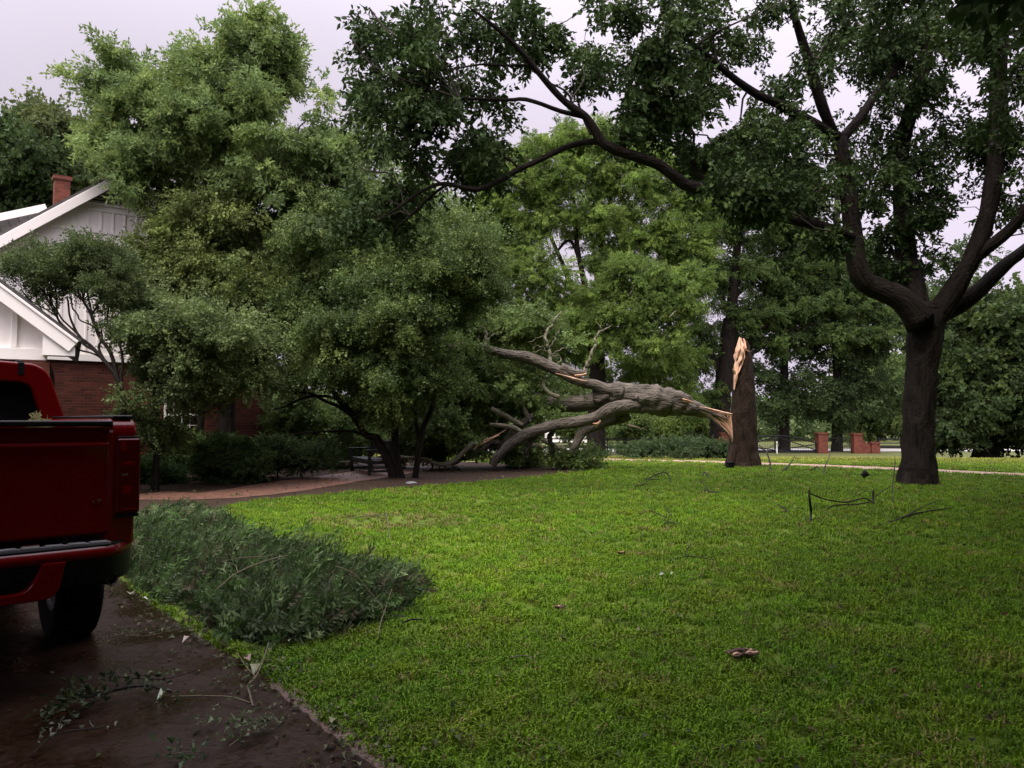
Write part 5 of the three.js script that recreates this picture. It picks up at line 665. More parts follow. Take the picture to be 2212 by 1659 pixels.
  for (const [x, z] of [[0.88, -1.22], [-0.88, -1.22], [0.88, -4.75], [-0.88, -4.75]]) {
    const w = new THREE.Group(); w.name = numbered('wheel'); w.position.set(x, 0.405, z); t.add(w);
    const prof = [[0.23, -0.12], [0.36, -0.145], [0.395, -0.13], [0.408, -0.10], [0.41, 0], [0.408, 0.10], [0.395, 0.13], [0.36, 0.145], [0.23, 0.12]].map(p => new THREE.Vector2(p[0], p[1])); const lt = new THREE.LatheGeometry(prof, 40).rotateZ(Math.PI / 2); P('tyre', lt, M.tyre, w);
    const tread = []; for (let i = 0; i < 36; i++) for (const o of [-0.085, -0.03, 0.03, 0.085]) tread.push(box(0.042, 0.014, 0.045, o, 0.412, 0).rotateX((i + (Math.abs(o) > 0.05 ? 0.5 : 0)) / 36 * Math.PI * 2)); P('tread', merge(tread), M.tyre, w);
    P('rim', new THREE.LatheGeometry([[0.02, 0.06], [0.12, 0.05], [0.2, 0.09], [0.235, 0.12], [0.235, -0.12], [0.2, -0.1], [0.02, -0.1]].map(p => new THREE.Vector2(p[0], p[1])), 28).rotateZ(x > 0 ? -Math.PI / 2 : Math.PI / 2), M.chrome, w);
  }
}
{ // heap of dry grass in the bed
  const p = tPt(0.66, 0.95, -1.15), r = rng(12), g = new THREE.SphereGeometry(1, 36, 20), a = g.attributes.position;
  for (let i = 0; i < a.count; i++) { const x = a.getX(i), y = a.getY(i), z = a.getZ(i), k = 1 + 0.35 * fbm(x * 2 + 3, y * 2, z * 2, 4); a.setXYZ(i, x * k * 0.13, Math.max(0, y * 0.53 * k * (1 + 0.2 * noise(x * 3, z * 3))), z * k * 0.19); }
  g.computeVertexNormals(); const h = thing('grass_heap', 'small heap of dry greenish hay piled in the bed of the red truck', 'hay', p, TH);
  part(h, 'heap', g, new THREE.MeshStandardMaterial({ color: col(0.15, 0.14, 0.06), roughness: 1 }));
  const blade = new THREE.BoxGeometry(0.004, 0.05, 0.003), list = []; for (let i = 0; i < 2600; i++) { const th = r() * 6.283, ph = Math.acos(1 - r() * 0.95), x = Math.sin(ph) * Math.cos(th), y = Math.cos(ph), z = Math.sin(ph) * Math.sin(th), k = (1 + 0.35 * fbm(x * 2 + 3, y * 2, z * 2, 4)) * (0.98 + 0.06 * r()); const q = new THREE.Quaternion().setFromEuler(new THREE.Euler(r() * 3, r() * 6, r() * 3)), c = 0.6 + 0.8 * r(); list.push([new THREE.Matrix4().compose(V(x * k * 0.13, y * 0.53 * k * (1 + 0.2 * noise(x * 3, z * 3)), z * k * 0.19), q, V(1, 0.6 + r(), 1)), col(0.24 * c, 0.22 * c, 0.09 * c)]); }
  tag(instances(h, 'straw', blade, new THREE.MeshStandardMaterial({ roughness: 0.9 }), list), null, null, null, 'stuff');
}

// ------------------------------------------------------------------ gate, brick piers and fence by the road
{
  const D = 63, gy = px => { const p = at(px, 978, D); return hgt(p.x, p.z); };
  const X = px => (px - W / 2) / F * D, S = D / F;                 // pixels to metres at the gate
  const pier = (px, wpx, hpx, label, d = D, emblem) => {
    const b = V((px - W / 2) / F * d, 0, -d); b.y = hgt(b.x, b.z) - 0.05; const s = d / F, w = wpx * s, h = hpx * s, g = thing('brick_pier', label, 'brick pier', b);
    part(g, 'shaft', metreBox(w, h - 0.14, w, 0, (h - 0.14) / 2, 0), M.brick); part(g, 'cap', metreBox(w + 0.09, 0.14, w + 0.09, 0, h - 0.07, 0), M.brick);
    if (emblem) part(g, 'emblem', new THREE.CylinderGeometry(0.16, 0.16, 0.05, 20).rotateX(Math.PI / 2).translate(-0.1, h * 0.66, w / 2 + 0.02), M.black); return g;
  };
  pier(1450, 19, 27, 'low red brick pier with a round dark plaque, left of the gate', D, true);
  pier(1565, 20, 46, 'tall brick gate pier behind the stump and the elm trunk');
  pier(1773, 20, 46, 'tall brick gate pier at the right end of the black gate');
  pier(1848, 18, 45, 'tall brick pier standing right of the gap beside the gate');
  pier(1886, 18, 26, 'low brick pier at the right end of the curved wall');
  const curved = (x0, x1, h0, h1, label) => { const pts = [], n = 16; pts.push([X(x0), gy(x0) - 0.1]); for (let i = 0; i <= n; i++) { const t = i / n; pts.push([X(lerp(x0, x1, t)), gy(x0) + lerp(h0, h1, h1 > h0 ? t ** 3.0 : 1 - (1 - t) ** 3.0) * S]); } pts.push([X(x1), gy(x1) - 0.1]); const mid = (X(x0) + X(x1)) / 2, g = new THREE.ExtrudeGeometry(new THREE.Shape(pts.map(p => new THREE.Vector2(p[0] - mid, p[1]))), { depth: 0.3, bevelEnabled: false }); const u = g.attributes.uv; for (let i = 0; i < u.count; i++) u.setXY(i, u.getX(i) / 1.6, u.getY(i) / 1.6); g.translate(0, 0, -0.15); const m = part(scene, 'brick_wall', g, M.brick); m.position.set(mid, 0, -D); tag(m, label, 'brick wall'); };
  curved(1460, 1556, 20, 34, 'curved low brick wall sweeping up left of the gate'); curved(1857, 1878, 40, 20, 'short curved brick wall stepping down right of the gate');
  // gate: two leaves with an arched top rail, cross braces and pickets
  const leaf = (x0, x1, up, label) => {
    const w = X(x1) - X(x0), b = V((X(x0) + X(x1)) / 2, gy((x0 + x1) / 2), -D), g = thing('gate', label, 'gate', b, 0, 'leaves of the black driveway gate'); const top = t => (up ? lerp(22, 38, Math.sin(t * Math.PI / 2)) : lerp(38, 22, 1 - Math.cos(t * Math.PI / 2))) * S;
    part(g, 'top_rail', limbGeo([0, .25, .5, .75, 1].map(t => [-w / 2 + w * t, top(t), 0, 0.06]), { radial: 6, rough: 0, cap: true }), M.ironBlack); part(g, 'bottom_rail', box(w, 0.22, 0.07, 0, 0.16, 0), M.ironBlack);
    part(g, 'stile', box(0.1, top(0) - 0.1, 0.08, -w / 2 + 0.05, top(0) / 2 + 0.05, 0.005), M.ironBlack); part(g, 'stile', box(0.1, top(1) - 0.1, 0.08, w / 2 - 0.05, top(1) / 2 + 0.05, 0.005), M.ironBlack);
    part(g, 'brace', bar(V(-w / 2 + 0.1, 0.28, 0.02), V(w / 2 - 0.1, top(1) - 0.1, 0.02), 0.08, 0.05), M.ironBlack); part(g, 'brace', bar(V(-w / 2 + 0.1, top(0) - 0.1, 0.05), V(w / 2 - 0.1, 0.28, 0.05), 0.08, 0.05), M.ironBlack);
    const n = Math.floor(w / 0.13); for (let i = 1; i < n; i++) { const t = i / n, h = top(t) - 0.25; part(g, 'picket', box(0.018, h, 0.018, -w / 2 + w * t, 0.25 + h / 2, -0.03), M.ironBlack); } return g; };
  leaf(1576, 1674, true, 'left arched leaf of the black driveway gate, partly behind the stump'); leaf(1676, 1762, false, 'right arched leaf of the black driveway gate, next to the brick pier');
  const post = thing('gate_post', 'thin white post where the two gate leaves meet', 'post', V(X(1675), gy(1675), -D + 0.2)); part(post, 'post', new THREE.CylinderGeometry(0.035, 0.04, 0.95, 10).translate(0, 0.475, 0), M.trimPaint); part(post, 'cap', new THREE.SphereGeometry(0.045, 10, 8).translate(0, 0.95, 0), M.trimPaint);
  const pick = thing('picket_fence', 'short run of black pickets between the two right brick piers', 'fence', V((X(1783) + X(1839)) / 2, gy(1810), -D)); { const w = X(1839) - X(1783); part(pick, 'rail', box(w, 0.05, 0.04, 0, 0.15, 0), M.ironBlack); part(pick, 'rail', box(w, 0.05, 0.04, 0, 1.25, 0), M.ironBlack); for (let i = 1; i < 17; i++) part(pick, 'picket', box(0.018, 1.3, 0.018, -w / 2 + w * i / 17, 0.7, 0.03), M.ironBlack); }
  // rail fence on both sides
  const fence = (pa, pb, d, n, label) => { const A = V((pa - W / 2) / F * d, 0, -d), B = V((pb - W / 2) / F * d, 0, -d - 1), g = thing('rail_fence', label, 'fence', A.clone().lerp(B, 0.5)); const o = g.position; for (let i = 0; i <= n; i++) { const p = A.clone().lerp(B, i / n), y = hgt(p.x, p.z); part(g, 'post', rbox(0.12, 1.25, 0.12, 0.015, p.x - o.x, y + 0.62, p.z - o.z), M.ironBlack); if (i < n) { const q = A.clone().lerp(B, (i + 1) / n), y2 = hgt(q.x, q.z); for (const hh of [0.42, 0.78, 1.12]) part(g, 'rail', bar(V(p.x - o.x, y + hh, p.z - o.z + 0.07), V(q.x - o.x, y2 + hh, q.z - o.z + 0.07), 0.10, 0.03), M.ironBlack); } } };
  fence(1060, 1440, 65, 6, 'black rail fence along the road left of the low brick pier'); fence(1896, 2330, 65, 6, 'black rail fence along the road right of the low brick pier');
  // far white house
  const hb = V((1228 - W / 2) / F * 92, 0, -92); hb.y = hgt(hb.x, hb.z); const h = thing('far_house', 'far white house seen through the fallen limbs beyond the road', 'house', hb);
  part(h, 'wall', box(5.2, 3.2, 6, 0, 1.6, -3), M.trimPaint); part(h, 'roof', new THREE.ExtrudeGeometry(new THREE.Shape([[-3, 3.1], [3, 3.1], [0, 5]].map(p => new THREE.Vector2(...p))), { depth: 7, bevelEnabled: false }).translate(0, 0, -6.5), M.shingle);
  for (const x of [-1.2, 1.9]) { const w = new THREE.Group(); w.name = numbered('window'); h.add(w); part(w, 'pane', box(0.8, 1.7, 0.02, x, 1.7, 0.02), M.tint); part(w, 'frame', merge([box(0.1, 1.9, 0.06, x - 0.45, 1.7, 0.03), box(0.1, 1.9, 0.06, x + 0.45, 1.7, 0.03), box(0.8, 0.1, 0.06, x, 2.6, 0.03), box(0.8, 0.1, 0.06, x, 1.7, 0.033), box(0.8, 0.1, 0.06, x, 0.8, 0.03)]), M.trimPaint); }
}

// ------------------------------------------------------------------ grass, juniper, bushes
const nearLine = (pts, x, z, w) => { for (const p of pts) if ((p.x - x) ** 2 + (p.z - z) ** 2 < w * w) return true; return false; };
const bald = onGround(850, 1127);
function isLawn(x, z) { return !inPoly(DRIVE, x, z) && !inPoly(BED, x, z) && !inPoly(JUNIPER, x, z) && !nearLine(trackPts, x, z, 0.62) && !nearLine(pathPts, x, z, 0.8); }
{
  const r = rng(71);
  const tuft = (n, L, w, seed) => { const q = rng(seed), P = []; for (let i = 0; i < n; i++) { const a = q() * 6.283, ox = (q() - 0.5) * 0.07, oz = (q() - 0.5) * 0.07, l = L * (0.55 + 0.75 * q()), lean = 0.25 + 0.85 * q(), bw = w * (0.7 + 0.6 * q()), cx = Math.cos(a), cz = Math.sin(a); const sx = -cz * bw / 2, sz = cx * bw / 2; const m = [ox + cx * l * 0.32 * lean, l * 0.62, oz + cz * l * 0.32 * lean], t = [ox + cx * l * 0.85 * lean, l * (1 - 0.42 * lean), oz + cz * l * 0.85 * lean]; P.push(ox - sx, 0, oz - sz, ox + sx, 0, oz + sz, m[0] + sx, m[1], m[2] + sz, ox - sx, 0, oz - sz, m[0] + sx, m[1], m[2] + sz, m[0] - sx, m[1], m[2] - sz, m[0] - sx, m[1], m[2] - sz, m[0] + sx, m[1], m[2] + sz, t[0], t[1], t[2]); } const g = new THREE.BufferGeometry(); g.setAttribute('position', new THREE.Float32BufferAttribute(P, 3)); g.computeVertexNormals(); return g; };
  M.grass = new THREE.MeshPhysicalMaterial({ color: 0xffffff, roughness: 0.9, transmission: 0.25, thickness: 0, side: THREE.DoubleSide, specularIntensity: 0.2, clearcoat: 0.12, clearcoatRoughness: 0.35 });
  const list = []; const q = new THREE.Quaternion(), up = V(0, 1, 0);
  const zones = [[2.6, 5.5, 560, 1], [5.5, 9, 330, 1.05], [9, 14, 170, 1.2], [14, 20, 95, 1.4], [20, 28, 50, 1.7], [28, 48, 16, 2.4]];
  for (const [d0, d1, dens, sc] of zones) {
    const w1 = 0.70 * d1 + 1.6, n = Math.round((d1 - d0) * w1 * 2 * dens);
    for (let i = 0; i < n; i++) {
      const d = lerp(d0, d1, r()), x = (r() * 2 - 1) * w1; if (Math.abs(x) > 0.70 * d + 1.6) continue; const z = -d; if (!isLawn(x, z)) continue;
      const bx = (x - bald.x) / 1.0, bz = (z - bald.z) / 0.75, bd = bx * bx + bz * bz; if (bd < 1 && r() > 0.25 + bd * 0.5) continue;
      const nn = fbm(x * 0.35, z * 0.35, 2, 3), n2 = fbm(x * 1.6, z * 1.6, 5, 2), dry = r() < 0.05 + 0.16 * smooth(0.1, 0.4, n2) + (bd < 1.6 ? 0.4 : 0) ? 1 : 0, far = smooth(26, 36, d + x * 0.2), k = (0.5 + 0.6 * r() + 0.5 * r() ** 4) * (1 + 0.6 * nn);
      const c = dry ? col(0.20 * k, 0.18 * k, 0.055 * k) : col(lerp(0.112, 0.20, far) * k * (1 + 0.5 * n2), lerp(0.205, 0.22, far) * k, lerp(0.006, 0.03, far) * k);
      q.setFromAxisAngle(up, r() * 6.283); const s = sc * (0.75 + 0.6 * r()) * (1 + 0.3 * n2); list.push([new THREE.Matrix4().compose(V(x, hgt(x, z) - 0.006, z), q, V(s, s * (0.85 + 0.2 * r()) / Math.sqrt(sc), s)), c]);
    }
  }
  console.log('grass', list.length);
  tag(instances(scene, 'grass', tuft(11, 0.058, 0.0075, 4), M.grass, list), 'short wet green lawn grass covering the yard', 'grass', null, 'stuff');
}
{ // juniper mound
  const r = rng(88), cx = JUNIPER.reduce((s, p) => s + p.x, 0) / JUNIPER.length, edge = (x, z) => { let m = 1e9; for (let i = 0; i < JUNIPER.length; i++) { const a = JUNIPER[i], b = JUNIPER[(i + 1) % JUNIPER.length], t = clamp(((x - a.x) * (b.x - a.x) + (z - a.z) * (b.z - a.z)) / ((b.x - a.x) ** 2 + (b.z - a.z) ** 2), 0, 1); m = Math.min(m, Math.hypot(x - lerp(a.x, b.x, t), z - lerp(a.z, b.z, t))); } return m; };
  const H = (x, z) => { const e = edge(x, z); return (0.15 + 0.13 * fbm(x * 1.7, z * 1.7, 4, 3)) * Math.sqrt(smooth(0, 0.42, e + 0.04)) ; };
  const frond = seed => { const q = rng(seed), P = []; const quad = (a, d, l, w) => { const s = V(d.z, 0.2, -d.x).normalize().multiplyScalar(w / 2), m = a.clone().addScaledVector(d, l * 0.55), t = a.clone().addScaledVector(d, l); P.push(a.x, a.y, a.z, m.x + s.x, m.y + s.y, m.z + s.z, t.x, t.y, t.z, a.x, a.y, a.z, t.x, t.y, t.z, m.x - s.x, m.y - s.y, m.z - s.z); }; for (let i = 0; i < 20; i++) { const t = i / 19, a = V((q() - 0.5) * 0.01, t * 0.17, (q() - 0.5) * 0.01), an = i * 2.4 + q(), d = V(Math.cos(an) * 0.75, 0.75, Math.sin(an) * 0.75).normalize(); quad(a, d, 0.062 * (1.15 - 0.6 * t) * (0.8 + 0.5 * q()), 0.0125); if (q() < 0.6) quad(a.clone().addScaledVector(d, 0.02), d.clone().applyAxisAngle(V(0, 1, 0), 0.7), 0.03, 0.008); } quad(V(0, 0.14, 0), V(0.01, 1, 0), 0.07, 0.013); const g = new THREE.BufferGeometry(); g.setAttribute('position', new THREE.Float32BufferAttribute(P, 3)); g.computeVertexNormals(); return g; };
  const list = [], q = new THREE.Quaternion(), q2 = new THREE.Quaternion(), up = V(0, 1, 0); const bb = new THREE.Box3().setFromPoints(JUNIPER); let made = 0;
  for (let i = 0; i < 32000; i++) { const x = lerp(bb.min.x, bb.max.x, r()), z = lerp(bb.min.z, bb.max.z, r()); if (!inPoly(JUNIPER, x, z)) continue; const e = edge(x, z), h = H(x, z), lay = r(); if (x > -2.9 && e < 0.13 + 0.08 * noise(x * 4, z * 4, 2)) continue; const y = h * (0.45 + 0.6 * lay) ; const wind = noise(x * 0.6, z * 0.6, 8) * 2 + 0.4; const dir = V(Math.cos(wind) * 0.9 + (r() - 0.5) * 1.3, 0.08 + 0.5 * r() * r() + 0.1, Math.sin(wind) * 0.5 + (r() - 0.5) * 1.3).normalize(); q.setFromUnitVectors(up, dir); q2.setFromAxisAngle(up, r() * 6.28); q.multiply(q2); const s = 0.85 + 1.5 * r() * r(), k = 0.3 + 1.5 * r() * r() * (1 + 0.5 * noise(x * 3, z * 3, 1)), bl = r(); const c = bl < 0.08 ? col(0.10 * k, 0.085 * k, 0.05 * k) : bl < 0.35 ? col(0.15 * k, 0.215 * k, 0.085 * k) : col(0.068 * k, 0.125 * k, 0.032 * k); list.push([new THREE.Matrix4().compose(V(x, y - 0.07, z), q, V(s, s, s)), c]); }
  // the woody mat below
  const pos = [], ix = []; const N = 60; const grid = []; for (let j = 0; j <= N; j++) for (let i = 0; i <= N; i++) { const x = lerp(bb.min.x, bb.max.x, i / N), z = lerp(bb.min.z, bb.max.z, j / N), inn = inPoly(JUNIPER, x, z) && edge(x, z) > 0.16; pos.push(x, inn ? H(x, z) * 0.5 : -0.08, z); grid.push(inn); } for (let j = 0; j < N; j++) for (let i = 0; i < N; i++) { const a = j * (N + 1) + i; if (grid[a] || grid[a + 1] || grid[a + N + 1]) ix.push(a, a + N + 1, a + 1, a + 1, a + N + 1, a + N + 2); }
  const mat = new THREE.BufferGeometry(); mat.setAttribute('position', new THREE.Float32BufferAttribute(pos, 3)); mat.setIndex(ix); mat.computeVertexNormals();
  const o = V(cx, 0, -8), t = thing('juniper', 'low spreading blue green juniper mound between the driveway and the lawn', 'ground cover', o); t.userData.kind = 'stuff';
  mat.translate(-o.x, -o.y, -o.z); part(t, 'branches', mat, new THREE.MeshStandardMaterial({ color: col(0.022, 0.02, 0.013), roughness: 1 }));
  instances(t, 'foliage', frond(5), M.leaf, list, o); console.log('juniper', list.length);
}
// bushes along the house
[[395, 1024, 19.5, [[395, 965, 44, 30, .5, 60], [425, 985, 44, 30, .5, 50], [370, 990, 34, 26, .4, 34]], [[0.11, 0.165, 0.042], [0.13, 0.19, 0.05], [0.09, 0.145, 0.038]], 'pale tipped bush under the house window'],
 [500, 1036, 18.6, [[500, 975, 62, 34, .6, 80], [470, 1000, 56, 30, .6, 60], [540, 1000, 50, 30, .6, 56], [500, 1018, 60, 20, .5, 40]], [[0.045, 0.085, 0.022], [0.055, 0.10, 0.026], [0.07, 0.12, 0.03]], 'large dark rounded bush beside the brick path'],
 [600, 1022, 20, [[600, 970, 54, 30, .6, 56], [650, 990, 50, 26, .6, 40], [570, 1000, 40, 24, .5, 30], [700, 985, 40, 24, .5, 24]], [[0.036, 0.066, 0.02], [0.045, 0.08, 0.022]], 'dark bush between the rounded bush and the bench'],
 [1480, 985, 33, [[1400, 974, 40, 8, 1, 12], [1450, 972, 44, 12, 1, 22], [1500, 972, 44, 14, 1, 26], [1545, 974, 44, 16, 1, 30], [1570, 978, 30, 14, 1, 16], [1340, 980, 50, 6, 1, 8]], [[0.04, 0.07, 0.022], [0.05, 0.085, 0.025]], 'strip of low dark shrubs along the far side of the garden path'],
 [320, 1034, 18.5, [[325, 1016, 34, 12, .5, 30], [295, 1018, 30, 12, .5, 24], [365, 1028, 36, 10, .4, 24], [420, 1036, 30, 8, .4, 16]], [[0.04, 0.085, 0.022], [0.05, 0.1, 0.026]], 'low green border plant in front of the bushes, by the truck lamp']].forEach(([px, py, d, bl, tones, label], i) => {
  const b = at(px, py, d); b.y = 0; const t = new Tree('bush', label, 'bush', b, { seed: 50 + i, spray: 0.2, per: 22, sprigs: SPRIG.bush, droop: -0.35, gap: -0.5, tones, leaf: M.leafWet });
  if (i === 3) { t.spray = 0.3; t.scale = 1.6; } t.add('stem', [[b.x, -0.05, b.z, 0.03], [b.x, 0.4, b.z, 0.02], [b.x + 0.05, 0.7, b.z, 0.01]], { radial: 6 }); for (const a of bl) t.blob(a[0], a[1], a[2], a[3], d, a[4], a[5]); t.finish();
});

// ------------------------------------------------------------------ small things
{ // bench in the mulch bed
  const A = onGround(759, 1018), B = onGround(799, 1029); const mid = A.clone().lerp(B, 0.5), L = A.distanceTo(B) * 0.92, ps = Math.atan2(-0.9, 0.42);
  const t = thing('garden_bench', 'dark wooden garden bench half hidden by the stems of the bed tree', 'bench', mid, ps); const wood = new THREE.MeshStandardMaterial({ color: col(0.014, 0.012, 0.010), roughness: 0.6 });
  for (const x of [-L / 2, L / 2]) { part(t, 'leg', rbox(0.08, 0.66, 0.08, 0.01, x, 0.33, 0), wood); part(t, 'leg', rbox(0.08, 0.95, 0.08, 0.01, x, 0.475, -0.58), wood); part(t, 'armrest', rbox(0.1, 0.045, 0.72, 0.01, x, 0.685, -0.27), wood); part(t, 'side_rail', rbox(0.05, 0.1, 0.5, 0.01, x, 0.36, -0.29), wood); part(t, 'side_rail', rbox(0.05, 0.06, 0.5, 0.01, x, 0.12, -0.29), wood); }
  for (let i = 0; i < 5; i++) part(t, 'seat_slat', rbox(L - 0.08, 0.03, 0.09, 0.006, 0, 0.43, -0.02 - i * 0.11), wood); part(t, 'apron', rbox(L - 0.08, 0.09, 0.04, 0.006, 0, 0.36, 0.01), wood);
  for (const y of [0.58, 0.9]) part(t, 'back_rail', rbox(L - 0.08, 0.08, 0.04, 0.006, 0, y, -0.58), wood); for (let i = 0; i < 12; i++) part(t, 'back_slat', box(0.05, 0.26, 0.02, -L / 2 + 0.12 + (L - 0.24) * i / 11, 0.74, -0.58), wood);
}
{ // pale stone in the bed, spotlight, box by the stump, garden ornament
  const stone = (px, py, s, label, m, sx = 1, sy = 0.4) => { const p = onGround(px, py), g = new THREE.IcosahedronGeometry(s, 3), a = g.attributes.position; for (let i = 0; i < a.count; i++) { const k = 1 + 0.25 * noise(a.getX(i) * 9 + px, a.getY(i) * 9, a.getZ(i) * 9); a.setXYZ(i, a.getX(i) * k * sx, Math.max(-0.05, a.getY(i) * k * sy), a.getZ(i) * k); } const gg = BGU.toCreasedNormals(g, 0.5); const o = part(scene, 'rock', gg, m); o.position.copy(p).add(V(0, s * sy * 0.5, 0)); tag(o, label, 'rock'); };
  stone(889, 1046, 0.10, 'flat pale grey rock at the foot of the many-stemmed tree', new THREE.MeshStandardMaterial({ color: col(0.13, 0.13, 0.14), roughness: 0.7 }), 1.3, 0.45);
  const p = onGround(1868, 1036), t = thing('flood_light', 'black spotlight standing in the lawn left of the forked oak', 'spotlight', p); part(t, 'spike', new THREE.CylinderGeometry(0.012, 0.012, 0.16, 8).translate(0, 0.05, 0), M.black);
  part(t, 'housing', new THREE.LatheGeometry([[0, 0], [0.05, 0.005], [0.065, 0.05], [0.085, 0.12], [0.095, 0.16], [0.08, 0.165], [0, 0.15]].map(q => new THREE.Vector2(...q)), 20).translate(0, -0.08, 0).rotateZ(-0.9).rotateY(-0.5).translate(0, 0.13, 0), M.black); part(t, 'lens', new THREE.CylinderGeometry(0.075, 0.075, 0.006, 20).translate(0, 0.085, 0).rotateZ(-0.9).rotateY(-0.5).translate(0, 0.13, 0), M.tint);
  const b = onGround(1577, 1013), bx = thing('utility_box', 'small black box against the left foot of the stump', 'box', b, 0.3); part(bx, 'case', rbox(0.2, 0.19, 0.18, 0.015, 0, 0.09, 0), M.plastic); part(bx, 'lid', rbox(0.22, 0.035, 0.2, 0.01, 0, 0.2, 0), M.plastic);
  const o = at(484, 1000, 21); o.y = 0; const or = thing('bird_bath', 'dark two-tiered bird bath with pale rims behind the bushes', 'bird bath', o); const st = new THREE.MeshStandardMaterial({ color: col(0.2, 0.19, 0.17), roughness: 0.7 });
  part(or, 'pedestal', new THREE.LatheGeometry([[0.16, 0], [0.12, 0.06], [0.06, 0.2], [0.05, 0.9], [0.07, 1.2], [0.03, 1.3], [0.03, 1.45]].map(q => new THREE.Vector2(...q)), 16), st); part(or, 'basin', new THREE.LatheGeometry([[0.04, 1.26], [0.16, 1.3], [0.2, 1.37], [0.19, 1.37], [0.15, 1.33], [0, 1.31]].map(q => new THREE.Vector2(...q)), 20), st); part(or, 'basin', new THREE.LatheGeometry([[0.03, 1.44], [0.1, 1.47], [0.13, 1.53], [0.12, 1.53], [0.09, 1.5], [0, 1.49]].map(q => new THREE.Vector2(...q)), 20), st);
}
// storm litter: sticks and leafy twigs, each a thing of its own
function stick(label, list, mat = M.blackTwig, leaves = 0, o = {}) { // list of [px, py, lift in metres, width in px]
  const lines = Array.isArray(list[0][0]) ? list : [list], P = lines.map(l => l.map(([px, py, up, w]) => { const p = onGround(px, py + (up ?? 0) * F / 12 * 0); const d = -p.z; return [p.x, p.y + 0.02 + (up ?? 0), p.z, (w ?? 2.4) / 2 * d / F]; }));
  const b = V(P[0][0][0], P[0][0][1] - 0.02, P[0][0][2]), t = thing(o.name ?? 'fallen_branch', label, o.cat ?? 'branch', b); const r = rng(label.length * 131 + Math.round(b.x * 100));
  P.forEach((l, i) => { const g = limbGeo(l, { radial: 6, step: 0.05, rough: 0.15, max: 40, seed: i }); g.translate(-b.x, -b.y, -b.z); part(t, i ? 'twig' : 'stem', g, mat); });
  if (leaves) { const L = []; for (let i = 0; i < leaves; i++) { const l = P[Math.floor(r() * P.length)], k = Math.floor(r() * (l.length - 1)), f = r(), p = V(lerp(l[k][0], l[k + 1][0], f), lerp(l[k][1], l[k + 1][1], f), lerp(l[k][2], l[k + 1][2], f)); p.x += (r() - 0.5) * (o.spread ?? 0.1); p.z += (r() - 0.5) * (o.spread ?? 0.1); p.y += r() * (o.rise ?? 0.04); const q = new THREE.Quaternion().setFromEuler(new THREE.Euler(1.2 + (r() - 0.5) * 0.9, r() * 6.28, (r() - 0.5) * 0.9)), s = (o.size ?? 0.8) * (0.6 + 0.7 * r()), c = pick(r, o.tones ?? [[0.06, 0.1, 0.03], [0.085, 0.13, 0.04], [0.13, 0.16, 0.07]]), kk = 0.75 + 0.5 * r(); L.push([new THREE.Matrix4().compose(p, q, V(s, s, s)), col(c[0] * kk, c[1] * kk, c[2] * kk)]); } instances(t, 'leaves', leafGeo(0.085, 0.015, 0.008, 0.014), M.leafWet, L, b).userData.kind = 'stuff'; }
  return t;
}
const onLawn = 'on the lawn';
stick('upright dark stick with a long bent side branch, on the lawn below the oak', [[[1750, 1134, 0, 5], [1752, 1125, 0.12, 5], [1750, 1132, 0.33, 5], [1749, 1132, 0.47, 4]], [[1750, 1132, 0.42, 3], [1790, 1118, 0.25, 3], [1830, 1112, 0.18, 3.5], [1870, 1106, 0.2, 3], [1885, 1104, 0.12, 3]], [[1778, 1108, 0, 3], [1805, 1098, 0.03, 3], [1850, 1096, 0.03, 3], [1878, 1092, 0.04, 2.5]]]);
stick('small dark leafy tuft on a crooked twig under the forked oak', [[[1888, 1092, 0, 4], [1886, 1090, 0.1, 5], [1888, 1090, 0.24, 4]], [[1886, 1090, 0.08, 2], [1905, 1082, 0.15, 2], [1925, 1076, 0.2, 1.5]], [[1886, 1090, 0.2, 2], [1870, 1080, 0.14, 1.6], [1845, 1082, 0.06, 1.2]]], M.blackTwig, 40, { size: 0.5, rise: 0.1 });
stick('long thin branch lying right of the upright stick on the lawn', [[[1884, 1143, 0, 3], [1925, 1133, 0.02, 4], [1965, 1120, 0.03, 4], [2010, 1112, 0.04, 3], [2060, 1105, 0.04, 2]], [[1960, 1120, 0.03, 3], [1990, 1108, 0.06, 2], [2030, 1092, 0.08, 1.5]]]);
stick('tall thin twig standing up beside the trunk of the forked oak', [[1929, 1090, 0, 1.6], [1928, 1068, 0.08, 1.8], [1932, 1060, 0.35, 2], [1935, 1058, 0.55, 1.6], [1934, 1056, 0.7, 1]]);
stick('dark forked twig upright right of the stump', [[[1665, 1016, 0, 3], [1663, 1012, 0.2, 3.6], [1655, 1010, 0.5, 3], [1640, 1008, 0.68, 2]], [[1656, 1010, 0.45, 2], [1665, 1008, 0.62, 1.6], [1680, 1008, 0.72, 1]], [[1650, 1010, 0.55, 1.6], [1638, 1008, 0.58, 1.2], [1628, 1008, 0.6, 0.8]]]);
stick('short slanting stick between the stump and the spotlight', [[1690, 1019, 0, 4], [1702, 1017, 0.1, 3.5], [1712, 1014, 0.25, 2.5], [1718, 1010, 0.36, 1.5]]);
stick('thin upright twig in the middle between stump and spotlight', [[1779, 1027, 0, 3], [1781, 1024, 0.14, 3], [1788, 1020, 0.3, 2], [1794, 1016, 0.48, 1.4]]);
stick('dark low stick on the lawn edge right of the stump', [[1720, 1018, 0, 3], [1750, 1018, 0.03, 3], [1765, 1016, 0.08, 3], [1772, 1019, 0.02, 2]], M.blackTwig, 10, { size: 0.6 });
stick('short straight dark stick lying left of the upright stick', [[1675, 1090, 0, 3], [1692, 1102, 0.02, 3], [1706, 1116, 0.02, 2.5]]);
